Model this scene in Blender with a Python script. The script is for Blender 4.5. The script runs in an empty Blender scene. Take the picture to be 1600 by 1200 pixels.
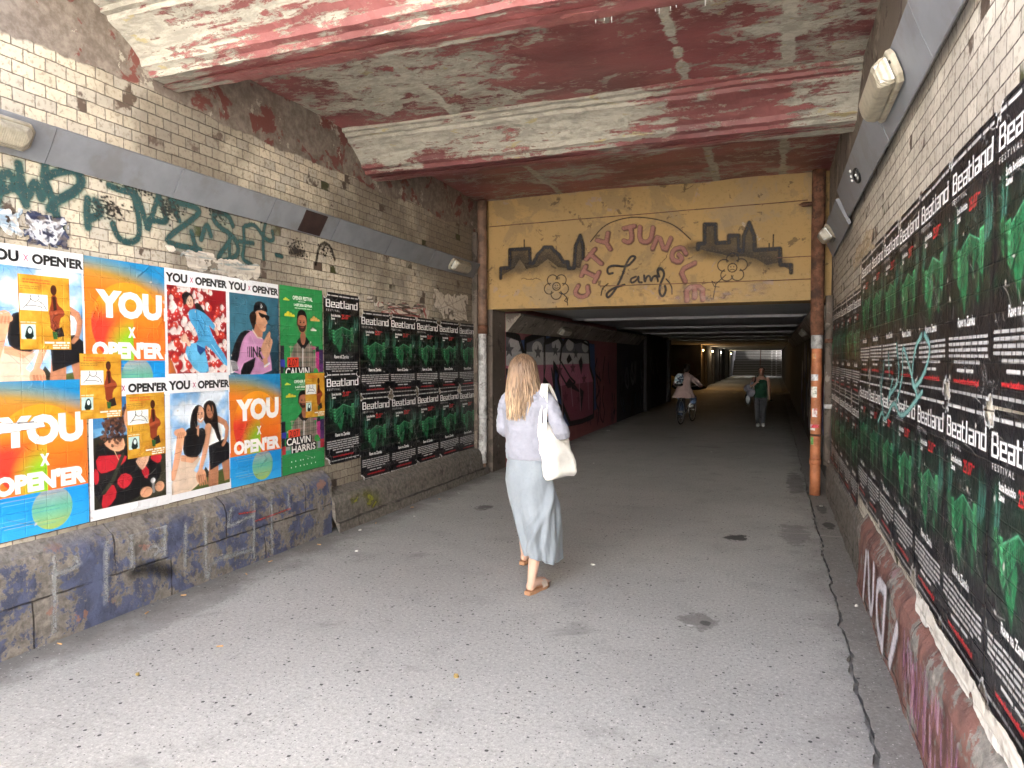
import bpy, bmesh, math, random
import numpy as np
from mathutils import Vector, Matrix

random.seed(7)
RNG = np.random.default_rng(11)
sc = bpy.context.scene
COL = sc.collection
rad = math.radians

# ------------------------------------------------------------------ camera
CAMH = 1.62
cam = bpy.data.cameras.new('camera')
cam.sensor_width = 36.0
cam.lens = 36.0 * 1087.0 / 1600.0
cam.clip_start = 0.05
cam.clip_end = 600.0
cam_ob = bpy.data.objects.new('camera', cam)
COL.objects.link(cam_ob)
_y, _p, _r = rad(-20.6265), rad(-2.0322), rad(-0.106)
_f = Vector((math.sin(_y) * math.cos(_p), math.cos(_y) * math.cos(_p), math.sin(_p)))
_rt = Vector((math.cos(_y), -math.sin(_y), 0.0))
_up = _rt.cross(_f)
_rt2 = math.cos(_r) * _rt + math.sin(_r) * _up
_up2 = -math.sin(_r) * _rt + math.cos(_r) * _up
_m = Matrix((_rt2, _up2, -_f)).transposed().to_4x4()
_m.translation = (0, 0, CAMH)
cam_ob.matrix_world = _m
sc.camera = cam_ob

# ------------------------------------------------------------------ daylight
SUN_EL, SUN_AZ = 52.0, -35.0          # degrees; azimuth clockwise from +Y
world = bpy.data.worlds.new('World')
sc.world = world
world.use_nodes = True
wn = world.node_tree
bg = wn.nodes['Background']
sky = wn.nodes.new('ShaderNodeTexSky')
sky.sky_type = 'NISHITA'
sky.sun_disc = False
sky.sun_elevation = rad(SUN_EL)
sky.sun_rotation = rad(SUN_AZ)
sky.air_density = 1.0
sky.dust_density = 8.0
sky.ozone_density = 0.6
wn.links.new(sky.outputs[0], bg.inputs[0])
bg.inputs[1].default_value = 0.06
sun = bpy.data.lights.new('sun', 'SUN')
sun.energy = 5.0
sun.angle = rad(0.5)
sun.color = (1.0, 0.96, 0.91)
sun_ob = bpy.data.objects.new('sun', sun)
COL.objects.link(sun_ob)
_d = Vector((math.sin(rad(SUN_AZ)) * math.cos(rad(SUN_EL)), math.cos(rad(SUN_AZ)) * math.cos(rad(SUN_EL)), math.sin(rad(SUN_EL))))
sun_ob.rotation_euler = _d.to_track_quat('Z', 'Y').to_euler()
sun_ob.location = (0, -8, 12)
sc.view_settings.view_transform = 'Standard'
sc.view_settings.look = 'None'
sc.view_settings.exposure = 4.32
sc.view_settings.gamma = 1.0
sc.cycles.use_denoising = True
sc.cycles.max_bounces = 10
sc.cycles.diffuse_bounces = 7
sc.cycles.glossy_bounces = 3
sc.cycles.transparent_max_bounces = 12
sc.cycles.caustics_reflective = False
sc.cycles.caustics_refractive = False

# ------------------------------------------------------------------ object helpers
def tag(o, label=None, cat=None, group=None, kind=None):
    if label: o['label'] = label
    if cat: o['category'] = cat
    if group: o['group'] = group
    if kind or cat: o['kind'] = kind or 'thing'
    return o

def empty(name, loc, label, cat, group=None, rz=0.0):
    o = bpy.data.objects.new(name, None)
    o.empty_display_size = 0.1
    COL.objects.link(o)
    o.location = loc
    o.rotation_euler = (0, 0, rz)
    return tag(o, label, cat, group)

def link(name, me, parent=None, loc=None):
    o = bpy.data.objects.new(name, me)
    COL.objects.link(o)
    if parent is not None: o.parent = parent
    if loc is not None: o.location = loc
    return o

def copy_tree(o, parent=None):
    c = o.copy()
    COL.objects.link(c)
    if parent is not None: c.parent = parent
    for ch in list(o.children): copy_tree(ch, c)
    return c

class MB:
    """collects simple solids and links them as one mesh"""
    def __init__(s): s.v = []; s.f = []; s.mi = []; s.sm = []; s.cur = 0
    def add(s, vs, fs, smooth=False):
        b = len(s.v)
        s.v += [tuple(v) for v in vs]
        for f in fs:
            s.f.append([b + i for i in f]); s.mi.append(s.cur); s.sm.append(smooth)
        return s
    def box(s, x0, y0, z0, x1, y1, z1):
        vs = [(x0,y0,z0),(x1,y0,z0),(x1,y1,z0),(x0,y1,z0),(x0,y0,z1),(x1,y0,z1),(x1,y1,z1),(x0,y1,z1)]
        return s.add(vs, [(0,3,2,1),(4,5,6,7),(0,1,5,4),(1,2,6,5),(2,3,7,6),(3,0,4,7)])
    def tube(s, pts, r, n=10, cap=True, smooth=True, flat=1.0):
        pts = [Vector(p) for p in pts]
        rs = r if hasattr(r, '__len__') else [r] * len(pts)
        vs = []; fs = []; ref = None
        for i, p in enumerate(pts):
            t = (pts[min(i+1, len(pts)-1)] - pts[max(i-1, 0)])
            t = t.normalized() if t.length > 1e-9 else Vector((0,0,1))
            if ref is None:
                ref = Vector((1,0,0)) if abs(t.x) < .9 else Vector((0,1,0))
            a = (ref - t * ref.dot(t))
            a = a.normalized() if a.length > 1e-6 else t.orthogonal().normalized()
            ref = a; b = t.cross(a)
            for k in range(n):
                w = 2 * math.pi * k / n
                vs.append(p + a * (rs[i] * math.cos(w)) + b * (rs[i] * flat * math.sin(w)))
        for i in range(len(pts) - 1):
            for k in range(n):
                k2 = (k + 1) % n
                fs.append((i*n+k, i*n+k2, (i+1)*n+k2, (i+1)*n+k))
        if cap:
            fs.append(tuple(range(n-1, -1, -1)))
            fs.append(tuple((len(pts)-1)*n + k for k in range(n)))
        return s.add(vs, fs, smooth)
    def loft(s, rings, cap=True, smooth=True):
        n = len(rings[0]); vs = [p for r in rings for p in r]; fs = []
        for i in range(len(rings) - 1):
            for k in range(n):
                k2 = (k + 1) % n
                fs.append((i*n+k, i*n+k2, (i+1)*n+k2, (i+1)*n+k))
        if cap:
            fs.append(tuple(range(n-1, -1, -1)))
            fs.append(tuple((len(rings)-1)*n + k for k in range(n)))
        return s.add(vs, fs, smooth)
    def ell(s, c, r, nu=16, nv=10, rot=None):
        rings = []
        for j in range(nv + 1):
            th = math.pi * (0.02 + 0.96 * j / nv)
            ring = []
            for k in range(nu):
                w = 2*math.pi*k/nu
                p = Vector((r[0]*math.sin(th)*math.cos(w), r[1]*math.sin(th)*math.sin(w), -r[2]*math.cos(th)))
                if rot is not None: p = rot @ p
                ring.append(Vector(c) + p)
            rings.append(ring)
        return s.loft(rings)
    def extrude_x(s, prof, x0, x1, nx=1, close=True):
        """profile of (y,z) swept along x"""
        n = len(prof); vs = []; fs = []
        for i in range(nx + 1):
            x = x0 + (x1 - x0) * i / nx
            vs += [(x, y, z) for y, z in prof]
        for i in range(nx):
            for k in range(n if close else n - 1):
                k2 = (k + 1) % n
                fs.append((i*n+k, i*n+k2, (i+1)*n+k2, (i+1)*n+k))
        if close:
            fs.append(tuple(range(n-1, -1, -1))); fs.append(tuple(nx*n + k for k in range(n)))
        return s.add(vs, fs)
    def extrude_y(s, prof, y0, y1):
        """profile of (x,z) swept along y"""
        n = len(prof)
        vs = [(x, y0, z) for x, z in prof] + [(x, y1, z) for x, z in prof]
        fs = [(k, (k+1) % n, n + (k+1) % n, n + k) for k in range(n)]
        fs += [tuple(range(n-1, -1, -1)), tuple(n + k for k in range(n))]
        return s.add(vs, fs)
    def mesh(s, name, mats, fix=True):
        me = bpy.data.meshes.new(name)
        me.from_pydata(s.v, [], s.f)
        for m in (mats if isinstance(mats, (list, tuple)) else [mats]): me.materials.append(m)
        me.polygons.foreach_set('material_index', s.mi)
        me.polygons.foreach_set('use_smooth', s.sm)
        if fix:
            bm = bmesh.new(); bm.from_mesh(me)
            bmesh.ops.recalc_face_normals(bm, faces=bm.faces)
            bm.to_mesh(me); bm.free()
        me.update()
        return me
    def build(s, name, mats, parent=None, loc=None, bevel=0.0, seg=2):
        me = s.mesh(name, mats)
        if bevel:
            bm = bmesh.new(); bm.from_mesh(me)
            es = [e for e in bm.edges if len(e.link_faces) == 2 and e.calc_face_angle(0) > 0.5]
            bmesh.ops.bevel(bm, geom=es, offset=bevel, segments=seg, affect='EDGES', profile=.5, clamp_overlap=True)
            bm.to_mesh(me); bm.free(); me.update()
        return link(name, me, parent, loc)

def evaluated(ob, name):
    """mesh of ob with its modifiers applied; ob is removed"""
    bpy.context.view_layer.update()
    dg = bpy.context.evaluated_depsgraph_get()
    me = bpy.data.meshes.new_from_object(ob.evaluated_get(dg))
    me.name = name
    bpy.data.objects.remove(ob)
    return me

def fuse(mb, name, mats, voxel, smooth=4, parent=None):
    """one continuous surface out of overlapping solids"""
    o = link(name + '_raw', mb.mesh(name, mats))
    r = o.modifiers.new('r', 'REMESH'); r.mode = 'VOXEL'; r.voxel_size = voxel; r.use_smooth_shade = True
    s = o.modifiers.new('s', 'SMOOTH'); s.iterations = smooth; s.factor = .5
    me = evaluated(o, name)
    return link(name, me, parent)

# ------------------------------------------------------------------ node helper
class NT:
    def __init__(s, name):
        s.m = bpy.data.materials.new(name); s.m.use_nodes = True
        s.t = s.m.node_tree; s.t.nodes.clear()
    def n(s, typ, props=None, **ins):
        nd = s.t.nodes.new('ShaderNode' + typ)
        for k, v in (props or {}).items(): setattr(nd, k, v)
        for k, v in ins.items():
            key = int(k[1:]) if k[0] == '_' and k[1:].isdigit() else k.replace('_', ' ')
            s.set(nd.inputs[key], v)
        return nd
    def set(s, sock, v):
        if isinstance(v, bpy.types.NodeSocket): s.t.links.new(v, sock)
        elif isinstance(v, bpy.types.Node): s.t.links.new(v.outputs[0], sock)
        elif v is not None:
            if hasattr(v, '__len__') and len(v) == 3 and sock.type == 'RGBA': v = (*v, 1)
            sock.default_value = v
    def co(s, kind='Object'):
        return s.n('TexCoord').outputs[kind]
    def pos(s): return s.n('NewGeometry').outputs['Position']
    def xyz(s, v): 
        nd = s.n('SeparateXYZ', _0=v); return nd.outputs
    def vec(s, x=0, y=0, z=0): return s.n('CombineXYZ', _0=x, _1=y, _2=z).outputs[0]
    def mp(s, v, scale=(1,1,1), loc=(0,0,0), rot=(0,0,0)):
        return s.n('Mapping', Vector=v, Scale=scale, Location=loc, Rotation=rot).outputs[0]
    def noise(s, v, scale, detail=4, rough=.55, dist=0.0, col=False):
        nd = s.n('TexNoise', Vector=v, Scale=scale, Detail=detail, Roughness=rough, Distortion=dist)
        return nd.outputs['Color' if col else 'Fac' if 'Fac' in nd.outputs else 0]
    def math(s, op, a, b=None, c=None, clamp=False):
        nd = s.n('Math', {'operation': op, 'use_clamp': clamp}, _0=a)
        if b is not None: s.set(nd.inputs[1], b)
        if c is not None: s.set(nd.inputs[2], c)
        return nd.outputs[0]
    def step(s, v, lo, hi):
        """smooth 0..1 ramp between lo and hi (lo may exceed hi)"""
        a, b = (0, 1) if lo <= hi else (1, 0)
        l, h = min(lo, hi), max(lo, hi)
        nd = s.n('MapRange', {'interpolation_type': 'SMOOTHSTEP'}, Value=v)
        nd.inputs[1].default_value = l; nd.inputs[2].default_value = h
        nd.inputs[3].default_value = a; nd.inputs[4].default_value = b
        return nd.outputs[0]
    def mix(s, f, a, b, blend='MIX'):
        nd = s.n('Mix', {'data_type': 'RGBA', 'blend_type': blend})
        s.set(nd.inputs[0], f); s.set(nd.inputs[6], a); s.set(nd.inputs[7], b)
        return nd.outputs[2]
    def ramp(s, f, stops):
        nd = s.n('ValToRGB', Fac=f); cr = nd.color_ramp
        while len(cr.elements) < len(stops): cr.elements.new(.5)
        for e, (p, c) in zip(cr.elements, stops):
            e.position = p; e.color = (*c, 1)
        return nd.outputs[0]
    def bump(s, h, strength=.4, dist=.01, normal=None):
        nd = s.n('Bump', Height=h, Strength=strength, Distance=dist)
        if normal is not None: s.set(nd.inputs['Normal'], normal)
        return nd.outputs[0]
    def out(s, color, rough=.8, normal=None, metal=0.0, spec=.3, emit=None, estr=0.0, alpha=None, **kw):
        b = s.n('BsdfPrincipled')
        s.set(b.inputs['Base Color'], color); s.set(b.inputs['Roughness'], rough)
        s.set(b.inputs['Metallic'], metal); s.set(b.inputs['Specular IOR Level'], spec)
        if normal is not None: s.set(b.inputs['Normal'], normal)
        if alpha is not None: s.set(b.inputs['Alpha'], alpha)
        if emit is not None:
            s.set(b.inputs['Emission Color'], emit); s.set(b.inputs['Emission Strength'], estr)
        for k, v in kw.items(): s.set(b.inputs[k.replace('_', ' ')], v)
        o = s.n('OutputMaterial'); s.t.links.new(b.outputs[0], o.inputs[0])
        return s.m

def plain(name, col, rough=.7, var=.18, scale=14, bump=.15, metal=0.0, spec=.3, dirt=None, dirt_amt=.5):
    """painted, worn or woven surface: colour with mottling, dirt and a fine relief"""
    T = NT(name); v = T.co()
    n1 = T.noise(v, scale, 6, .6); n2 = T.noise(v, scale * 7, 3, .6)
    c = T.mix(T.step(n1, .3, .7), tuple(x * (1 - var) for x in col), tuple(min(1, x * (1 + var)) for x in col))
    if dirt is not None:
        c = T.mix(T.math('MULTIPLY', T.step(T.noise(v, scale * .6, 8, .65), .5, .62), dirt_amt), c, dirt)
    r = T.math('ADD', T.math('MULTIPLY', n1, .25), rough - .12)
    return T.out(c, r, T.bump(n2, bump, .004), metal, spec)
from mathutils import noise as mnoise
def fbm(x, y, z, oct=4):
    return mnoise.fractal((x, y, z), .9, 2.1, oct)

# ------------------------------------------------------------------ setting: materials
def m_brick(name, cream, grey, top, redtop, seed, dirt_and_dim, nearY):
    T = NT(name); P = T.pos(); s = T.xyz(P)
    yy = T.math('ADD', s[1], T.math('MULTIPLY', T.math('SUBTRACT', T.noise(P, 9, 2), .5), .012))
    zz = T.math('ADD', s[2], T.math('MULTIPLY', T.math('SUBTRACT', T.noise(T.mp(P, loc=(3, 1, 7)), 7, 2), .5), .012))
    W, Hh = .128, .0765
    row = T.math('FLOOR', T.math('DIVIDE', zz, Hh))
    xo = T.math('ADD', T.math('DIVIDE', yy, W), T.math('MULTIPLY', T.math('MODULO', T.math('ADD', row, 200), 2.0), .5))
    colm = T.math('FLOOR', xo)
    fx = T.math('ABSOLUTE', T.math('SUBTRACT', T.math('FRACT', xo), .5))
    fz = T.math('ABSOLUTE', T.math('SUBTRACT', T.math('FRACT', T.math('DIVIDE', zz, Hh)), .5))
    dx = T.math('MULTIPLY', T.math('SUBTRACT', .5, fx), W)
    dz = T.math('MULTIPLY', T.math('SUBTRACT', .5, fz), Hh)
    d = T.math('SMOOTH_MIN', dx, dz, .004)
    d = T.math('ADD', d, T.math('MULTIPLY', T.math('SUBTRACT', T.noise(P, 45, 3), .5), .006))
    face = T.step(d, .0010, .0042)
    idv = T.n('TexWhiteNoise', {'noise_dimensions': '3D'}, Vector=T.vec(colm, row, seed))
    r1 = idv.outputs['Value']; rc = T.xyz(idv.outputs['Color'])
    blot = T.noise(P, 5, 7, .6); fine = T.noise(P, 38, 5, .6); big = T.noise(T.mp(P, loc=(seed, 2, 5)), .75, 5, .6)
    c = T.mix(rc[1], cream, tuple(x * .82 for x in cream))
    c = T.mix(T.step(rc[0], .55, .8), c, grey)
    c = T.mix(T.math('MULTIPLY', T.step(fine, .5, .66), .55), c, (.20, .15, .10))
    c = T.mix(T.math('MULTIPLY', T.step(T.math('ADD', big, T.math('MULTIPLY', s[1], nearY)), .46, .66), dirt_and_dim), c, (.115, .095, .075))  # grime patches; their increase with depth also paints in the dimmer light
    c = T.mix(T.step(T.math('ADD', blot, T.math('MULTIPLY', r1, .42)), .93, .99), c, (.10, .072, .055))      # lost glaze
    c = T.mix(T.math('MULTIPLY', T.step(r1, .988, .992), T.step(blot, .4, .5)), c, (.05, .055, .02))             # mossy headers
    c = T.mix(face, T.mix(T.step(big, .4, .6), (.17, .14, .11), (.075, .06, .048)), c)
    # plaster and old red paint above the glazed courses
    edge = T.math('ADD', s[2], T.math('MULTIPLY', T.math('SUBTRACT', T.noise(P, 2.2, 5, .6), .5), .22))
    pl = T.step(edge, top - .01, top + .01)
    pn = T.noise(T.mp(P, loc=(1, 9, 2)), 3.0, 8, .65, .4)
    pc = T.mix(T.step(T.noise(P, 17, 6, .65), .35, .7), (.155, .125, .105), (.27, .235, .20))
    pc = T.mix(T.step(pn, redtop - .01, redtop + .02), pc, (.17, .058, .048))
    pc = T.mix(T.step(T.noise(T.mp(P, loc=(7, 3, 1)), 4.5, 8, .7), .60, .62), pc, (.40, .37, .31))
    c = T.mix(pl, c, pc)
    h = T.mix(pl, T.vec(face, face, face), T.vec(pn, pn, pn))
    h = T.math('ADD', T.math('MULTIPLY', T.xyz(h)[0], 1.0), T.math('MULTIPLY', fine, .35))
    rgh = T.math('ADD', T.math('MULTIPLY', fine, .4), .35)
    return T.out(c, rgh, T.bump(h, .75, .008), spec=.35)

def m_peel(name, red, base, amt, stretch=(1, 1, 1), loc=(0, 0, 0), zone=None, streak=.0, joints=()):
    """old red gloss paint flaking off cream limewash and grey concrete"""
    T = NT(name); P = T.pos()
    v = T.mp(P, scale=stretch, loc=loc)
    big = T.noise(v, 1.0, 3, .5); n = T.noise(v, 3.4, 15, .76, .5); n2 = T.noise(T.mp(v, loc=(5, 5, 5)), 9, 13, .78, .4)
    st = T.noise(T.mp(P, scale=(.9, 17, 23), loc=loc), 1.0, 8, .62, .2)
    m = T.math('ADD', T.math('ADD', T.math('MULTIPLY', n, .50), T.math('MULTIPLY', st, streak)), T.math('ADD', T.math('MULTIPLY', big, .24), T.math('MULTIPLY', n2, .45)))
    if joints:
        sx = T.xyz(T.mix(.06, P, T.noise(P, 3.5, 5, col=True)))
        for x0 in joints:
            m = T.math('ADD', m, T.math('MULTIPLY', T.step(T.math('ABSOLUTE', T.math('SUBTRACT', sx[0], x0)), .06, .0), .13))
    if zone is not None:
        s = T.xyz(P)
        for cx, cy, rx, ry, a in zone:
            dx = T.math('DIVIDE', T.math('SUBTRACT', s[0], cx), rx); dy = T.math('DIVIDE', T.math('SUBTRACT', s[1], cy), ry)
            dd = T.math('ADD', T.math('MULTIPLY', dx, dx), T.math('MULTIPLY', dy, dy))
            m = T.math('ADD', m, T.math('MULTIPLY', T.step(dd, 1.0, 0.0), a))
    gone = T.step(m, amt, amt + .008)
    rim = T.math('SUBTRACT', T.step(m, amt - .016, amt), gone)
    fine = T.noise(P, 30, 6, .65)
    rc = T.mix(T.step(T.noise(T.mp(v, loc=(2, 8, 1)), 1.7, 6, .6), .38, .66), red, tuple(x * .60 for x in red))
    rc = T.mix(T.math('MULTIPLY', T.step(T.noise(T.mp(v, loc=(9, 1, 4)), 3.2, 7, .65), .57, .68), .6), rc, (.30, .12, .10))
    bc = T.mix(T.step(n2, .42, .6), base, tuple(x * .66 for x in base))
    bc = T.mix(T.step(T.noise(T.mp(v, loc=(4, 2, 9)), 6, 8, .65), .61, .65), bc, (.40, .34, .19))
    bc = T.mix(T.step(T.noise(T.mp(v, loc=(8, 6, 3)), 2.1, 8, .65), .63, .74), bc, (.26, .24, .215))
    c = T.mix(gone, rc, bc)
    c = T.mix(T.math('MULTIPLY', rim, .65), c, (.50, .44, .36))
    c = T.mix(T.math('MULTIPLY', T.step(fine, .6, .75), .3), c, (.09, .06, .05))
    h = T.math('ADD', T.math('MULTIPLY', T.math('SUBTRACT', 1.0, gone), .8), T.math('ADD', T.math('MULTIPLY', fine, .35), T.math('MULTIPLY', n2, .5)))
    return T.out(c, T.mix(gone, (.42, .42, .42), (.9, .9, .9)), T.bump(h, .9, .012), spec=.35)

def m_stone(name, base, coat, thr, seed, coat2=None, thr2=.6, jy=.95, jz=.27, jl=0.0):
    """weathered concrete plinth with block joints and remains of paint"""
    T = NT(name); P = T.pos(); s = T.xyz(P); v = T.mp(P, loc=(seed, seed * 2, 3))
    n = T.noise(v, 3.2, 9, .66, .3); f = T.noise(v, 26, 7, .68); g = T.noise(v, 1.1, 4, .5)
    c = T.mix(T.step(f, .3, .72), tuple(x * .62 for x in base), tuple(x * 1.3 for x in base))
    c = T.mix(T.step(T.noise(v, 7, 8, .65), .55, .66), c, tuple(x * .5 for x in base))
    mm = T.math('ADD', T.math('MULTIPLY', n, .7), T.math('MULTIPLY', f, .3))
    hi = T.step(s[2], .60, .47)
    if coat is not None:
        k = T.mix(T.step(T.noise(v, 9, 5), .4, .6), coat, tuple(x * .6 + .012 for x in coat))
        c = T.mix(T.math('MULTIPLY', T.step(mm, thr - .015, thr + .025), hi), c, k)
    if coat2 is not None:
        c = T.mix(T.math('MULTIPLY', T.step(T.noise(T.mp(v, loc=(4, 1, 1)), 2.6, 8, .66), thr2, thr2 + .03), hi), c, coat2)
    wob = T.math('MULTIPLY', T.math('SUBTRACT', T.noise(v, 8, 3), .5), .02)
    row = T.step(T.math('ADD', s[2], wob), jz - .001, jz + .001)
    yb = T.math('ADD', T.math('DIVIDE', T.math('ADD', s[1], wob), jy), T.math('ADD', T.math('MULTIPLY', row, .45), jl))
    fy = T.math('MULTIPLY', T.math('SUBTRACT', .5, T.math('ABSOLUTE', T.math('SUBTRACT', T.math('FRACT', yb), .5))), jy)
    dz = T.math('ABSOLUTE', T.math('SUBTRACT', T.math('ADD', s[2], wob), jz))
    j = T.math('MULTIPLY', T.step(T.math('MINIMUM', fy, dz), .007, .002), T.step(T.noise(v, 5, 4), .34, .5))
    c = T.mix(T.math('MULTIPLY', j, .75), c, (.03, .026, .022))
    h = T.math('SUBTRACT', T.math('ADD', f, T.math('MULTIPLY', n, .8)), T.math('MULTIPLY', j, 1.6))
    return T.out(c, .86, T.bump(h, .9, .012), spec=.25)

def m_pavement(name, light, dark, spots=()):
    """worn terrazzo-like asphalt with dark pebbles showing"""
    T = NT(name); P = T.pos(); s = T.xyz(P)
    big = T.noise(P, .55, 5, .6); mid = T.noise(P, 3.0, 6, .62); f = T.noise(P, 120, 3, .7)
    c = T.mix(T.step(big, .35, .65), light, tuple(x * .84 for x in light))
    g2 = T.noise(P, 48, 4, .75)
    c = T.mix(T.math('MULTIPLY', T.step(f, .42, .62), .5), c, tuple(x * .62 for x in light))
    c = T.mix(T.math('MULTIPLY', T.step(g2, .50, .66), .65), c, tuple(x * .50 for x in light)); c = T.mix(T.math('MULTIPLY', T.step(g2, .46, .30), .6), c, (.66, .65, .63))
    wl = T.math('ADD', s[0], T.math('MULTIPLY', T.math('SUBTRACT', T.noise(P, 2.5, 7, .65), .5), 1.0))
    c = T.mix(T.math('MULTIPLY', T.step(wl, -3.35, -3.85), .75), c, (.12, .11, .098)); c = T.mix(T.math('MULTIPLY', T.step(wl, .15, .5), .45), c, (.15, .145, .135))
    c = T.mix(T.math('MULTIPLY', T.step(mid, .52, .72), .35), c, dark)
    hs = None
    for sc_, lo, hi_, colr, k in ((31, .76, .16, (.030, .030, .032), 0), (66, .70, .2, (.06, .058, .058), 1), (80, .78, .2, (.66, .64, .61), 2)):
        vo = T.n('TexVoronoi', {'feature': 'F1'}, Vector=T.mp(P, scale=(1, 1.0, .02), loc=(k * 3.3, k, 0)), Scale=sc_, Randomness=1.0)
        rc = T.xyz(vo.outputs['Color'])
        size = T.math('MULTIPLY', T.step(rc[0], lo, 1.12), .40)
        dd = T.math('ADD', vo.outputs['Distance'], T.math('MULTIPLY', T.math('SUBTRACT', T.noise(P, 160, 2), .5), .18))
        mk = T.step(dd, size, T.math('SUBTRACT', size, .05)) if False else T.math('LESS_THAN', dd, size)
        c = T.mix(T.math('MULTIPLY', mk, .9), c, colr)
        if k == 0: hs = mk
    stain = T.noise(T.mp(P, loc=(3, 7, 0)), 1.3, 7, .6, .6)
    c = T.mix(T.math('MULTIPLY', T.step(stain, .60, .72), .45), c, tuple(x * .6 for x in dark))
    for cx, cy, rx, ry, colr, k in spots:
        dx = T.math('DIVIDE', T.math('SUBTRACT', s[0], cx), rx); dy = T.math('DIVIDE', T.math('SUBTRACT', s[1], cy), ry)
        dd = T.math('ADD', T.math('ADD', T.math('MULTIPLY', dx, dx), T.math('MULTIPLY', dy, dy)), T.math('MULTIPLY', T.math('SUBTRACT', T.noise(P, 8, 8, .72), .5), 4.5))
        c = T.mix(T.math('MULTIPLY', T.step(dd, 1.0, .55), k), c, colr)
    # casting joint across the passage
    jy = T.math('ADD', T.math('SUBTRACT', s[1], 6.93), T.math('MULTIPLY', T.math('SUBTRACT', T.noise(P, 2.5, 4), .5), .10))
    jy = T.math('ADD', jy, T.math('MULTIPLY', s[0], -.03))
    c = T.mix(T.math('MULTIPLY', T.step(T.math('ABSOLUTE', jy), .016, .006), T.math('MULTIPLY', T.step(T.noise(P, 3.3, 3), .38, .5), .6)), c, (.42, .40, .37))
    h = T.math('ADD', T.math('MULTIPLY', f, .5), T.math('MULTIPLY', T.math('SUBTRACT', 1.0, hs), .5))
    return T.out(c, T.math('ADD', T.math('MULTIPLY', mid, .3), .55), T.bump(h, .5, .004), spec=.35)

def m_plaster(name, base, var, stains, cracks=True, seed=0.0):
    T = NT(name); P = T.pos(); v = T.mp(P, loc=(seed, 1, 2))
    n = T.noise(v, 2.3, 9, .66, .4); f = T.noise(v, 22, 7, .66); g = T.noise(v, .9, 4, .55)
    c = T.mix(T.step(g, .35, .66), base, var)
    c = T.mix(T.math('MULTIPLY', T.step(f, .52, .70), .4), c, tuple(x * .5 for x in base))
    for k, (colr, t, scale, amt) in enumerate(stains):
        q = T.noise(T.mp(v, loc=(k * 4.1, 3, k)), scale, 9, .66, .5)
        c = T.mix(T.math('MULTIPLY', T.step(q, t, t + .035), amt), c, colr)
    h = T.math('ADD', T.math('MULTIPLY', n, .8), T.math('MULTIPLY', f, .5))
    if cracks:
        vo = T.n('TexVoronoi', {'feature': 'DISTANCE_TO_EDGE'}, Vector=T.mix(.35, v, T.noise(v, 2, 6, col=True)), Scale=.7)
        k = T.math('MULTIPLY', T.step(vo.outputs[0], .004, .001), T.step(T.noise(v, 1.6, 3), .50, .60))
        c = T.mix(T.math('MULTIPLY', k, .7), c, (.05, .035, .02)); h = T.math('SUBTRACT', h, k)
    return T.out(c, .85, T.bump(h, .6, .01), spec=.25)

M = {}
M['brick'] = m_brick('cream_glazed_brick', (.66, .59, .46), (.50, .46, .385), 3.43, .56, 1.0, .70, .018)
M['brick_pale'] = m_brick('pale_glazed_brick', (.76, .71, .61), (.62, .58, .50), 3.02, .60, 5.0, .38, .022)
M['peel_slab'] = m_peel('peeling_red_paint', (.29, .095, .094), (.52, .49, .41), .632, (.8, 1.4, 1), (0, 0, 0),
                        [(-2.9, 5.1, 1.5, 1.0, .065), (-3.9, 2.9, .9, .8, .12), (.25, 5.5, .8, 1.0, .06), (-1.0, 5.0, 1.0, .6, -.03), (-2.5, 8.3, .9, .5, .06)], 0.0, (-2.55, -.62, .1))
M['peel_beam'] = m_peel('peeling_red_beam_paint', (.25, .090, .088), (.46, .435, .37), .752, (.55, 1.6, 1.6), (2, 1, 4),
                        [(-2.5, 6.0, 2.2, .32, .10), (-.3, 6.0, 1.1, .5, -.05), (.45, 6.0, .5, .8, .06), (-3.7, 3.4, .9, .5, .07), (-2.0, 3.05, 2.4, .25, .05), (-1.5, 6.35, 3, .10, -.05), (-1.5, 3.74, 3.2, .10, -.05)], .30)
M['stone_blue'] = m_stone('blue_sprayed_concrete', (.225, .205, .18), (.095, .112, .19), .497, 2.0, (.26, .15, .12), .60, .95, .27, .2)
M['stone_grey'] = m_stone('grey_concrete_plinth', (.165, .150, .130), (.23, .22, .20), .60, 5.0, None, .6, 1.25, .09, .36)
M['stone_red'] = m_stone('red_sprayed_concrete', (.27, .255, .23), (.23, .115, .095), .47, 8.0, (.30, .20, .21), .63, 1.6, .03, .4)
M['paving'] = m_pavement('worn_speckled_paving', (.455, .455, .435), (.25, .248, .235),
                         [(-.30, 6.55, .10, .15, (.03, .03, .03), .9), (-.42, 4.36, .13, .15, (.13, .125, .115), .6),
                          (-.46, 4.29, .035, .025, (.66, .66, .66), .7), (-.38, 4.36, .04, .05, (.04, .04, .04), .7), (.28, 9.8, .12, 1.0, (.05, .048, .046), .5), (.20, 6.9, .14, .5, (.10, .095, .09), .4), (-3.55, 3.3, .12, .8, (.20, .195, .185), .35),
                          (-2.95, 6.95, .10, .13, (.05, .048, .045), .7)])
M['gutter'] = m_pavement('gutter_concrete', (.34, .33, .315), (.20, .19, .18), [(.52, 7.4, .06, .18, (.02, .02, .02), .8), (.50, 8.2, .05, .3, (.03, .03, .03), .6)])
M['dirt'] = plain('pale_bounce_ground', (.30, .29, .27), .95, .4, 9, .6)  # surrounding ground, paled to concrete grey to bounce daylight inside
M['ledge'] = plain('grey_painted_sheet_metal', (.20, .212, .235), .5, .10, 5, .12, dirt=(.13, .115, .10), dirt_amt=.3)
M['rust'] = plain('rusty_iron', (.16, .075, .045), .8, .45, 11, .6, dirt=(.05, .03, .025), dirt_amt=.8)
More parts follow.
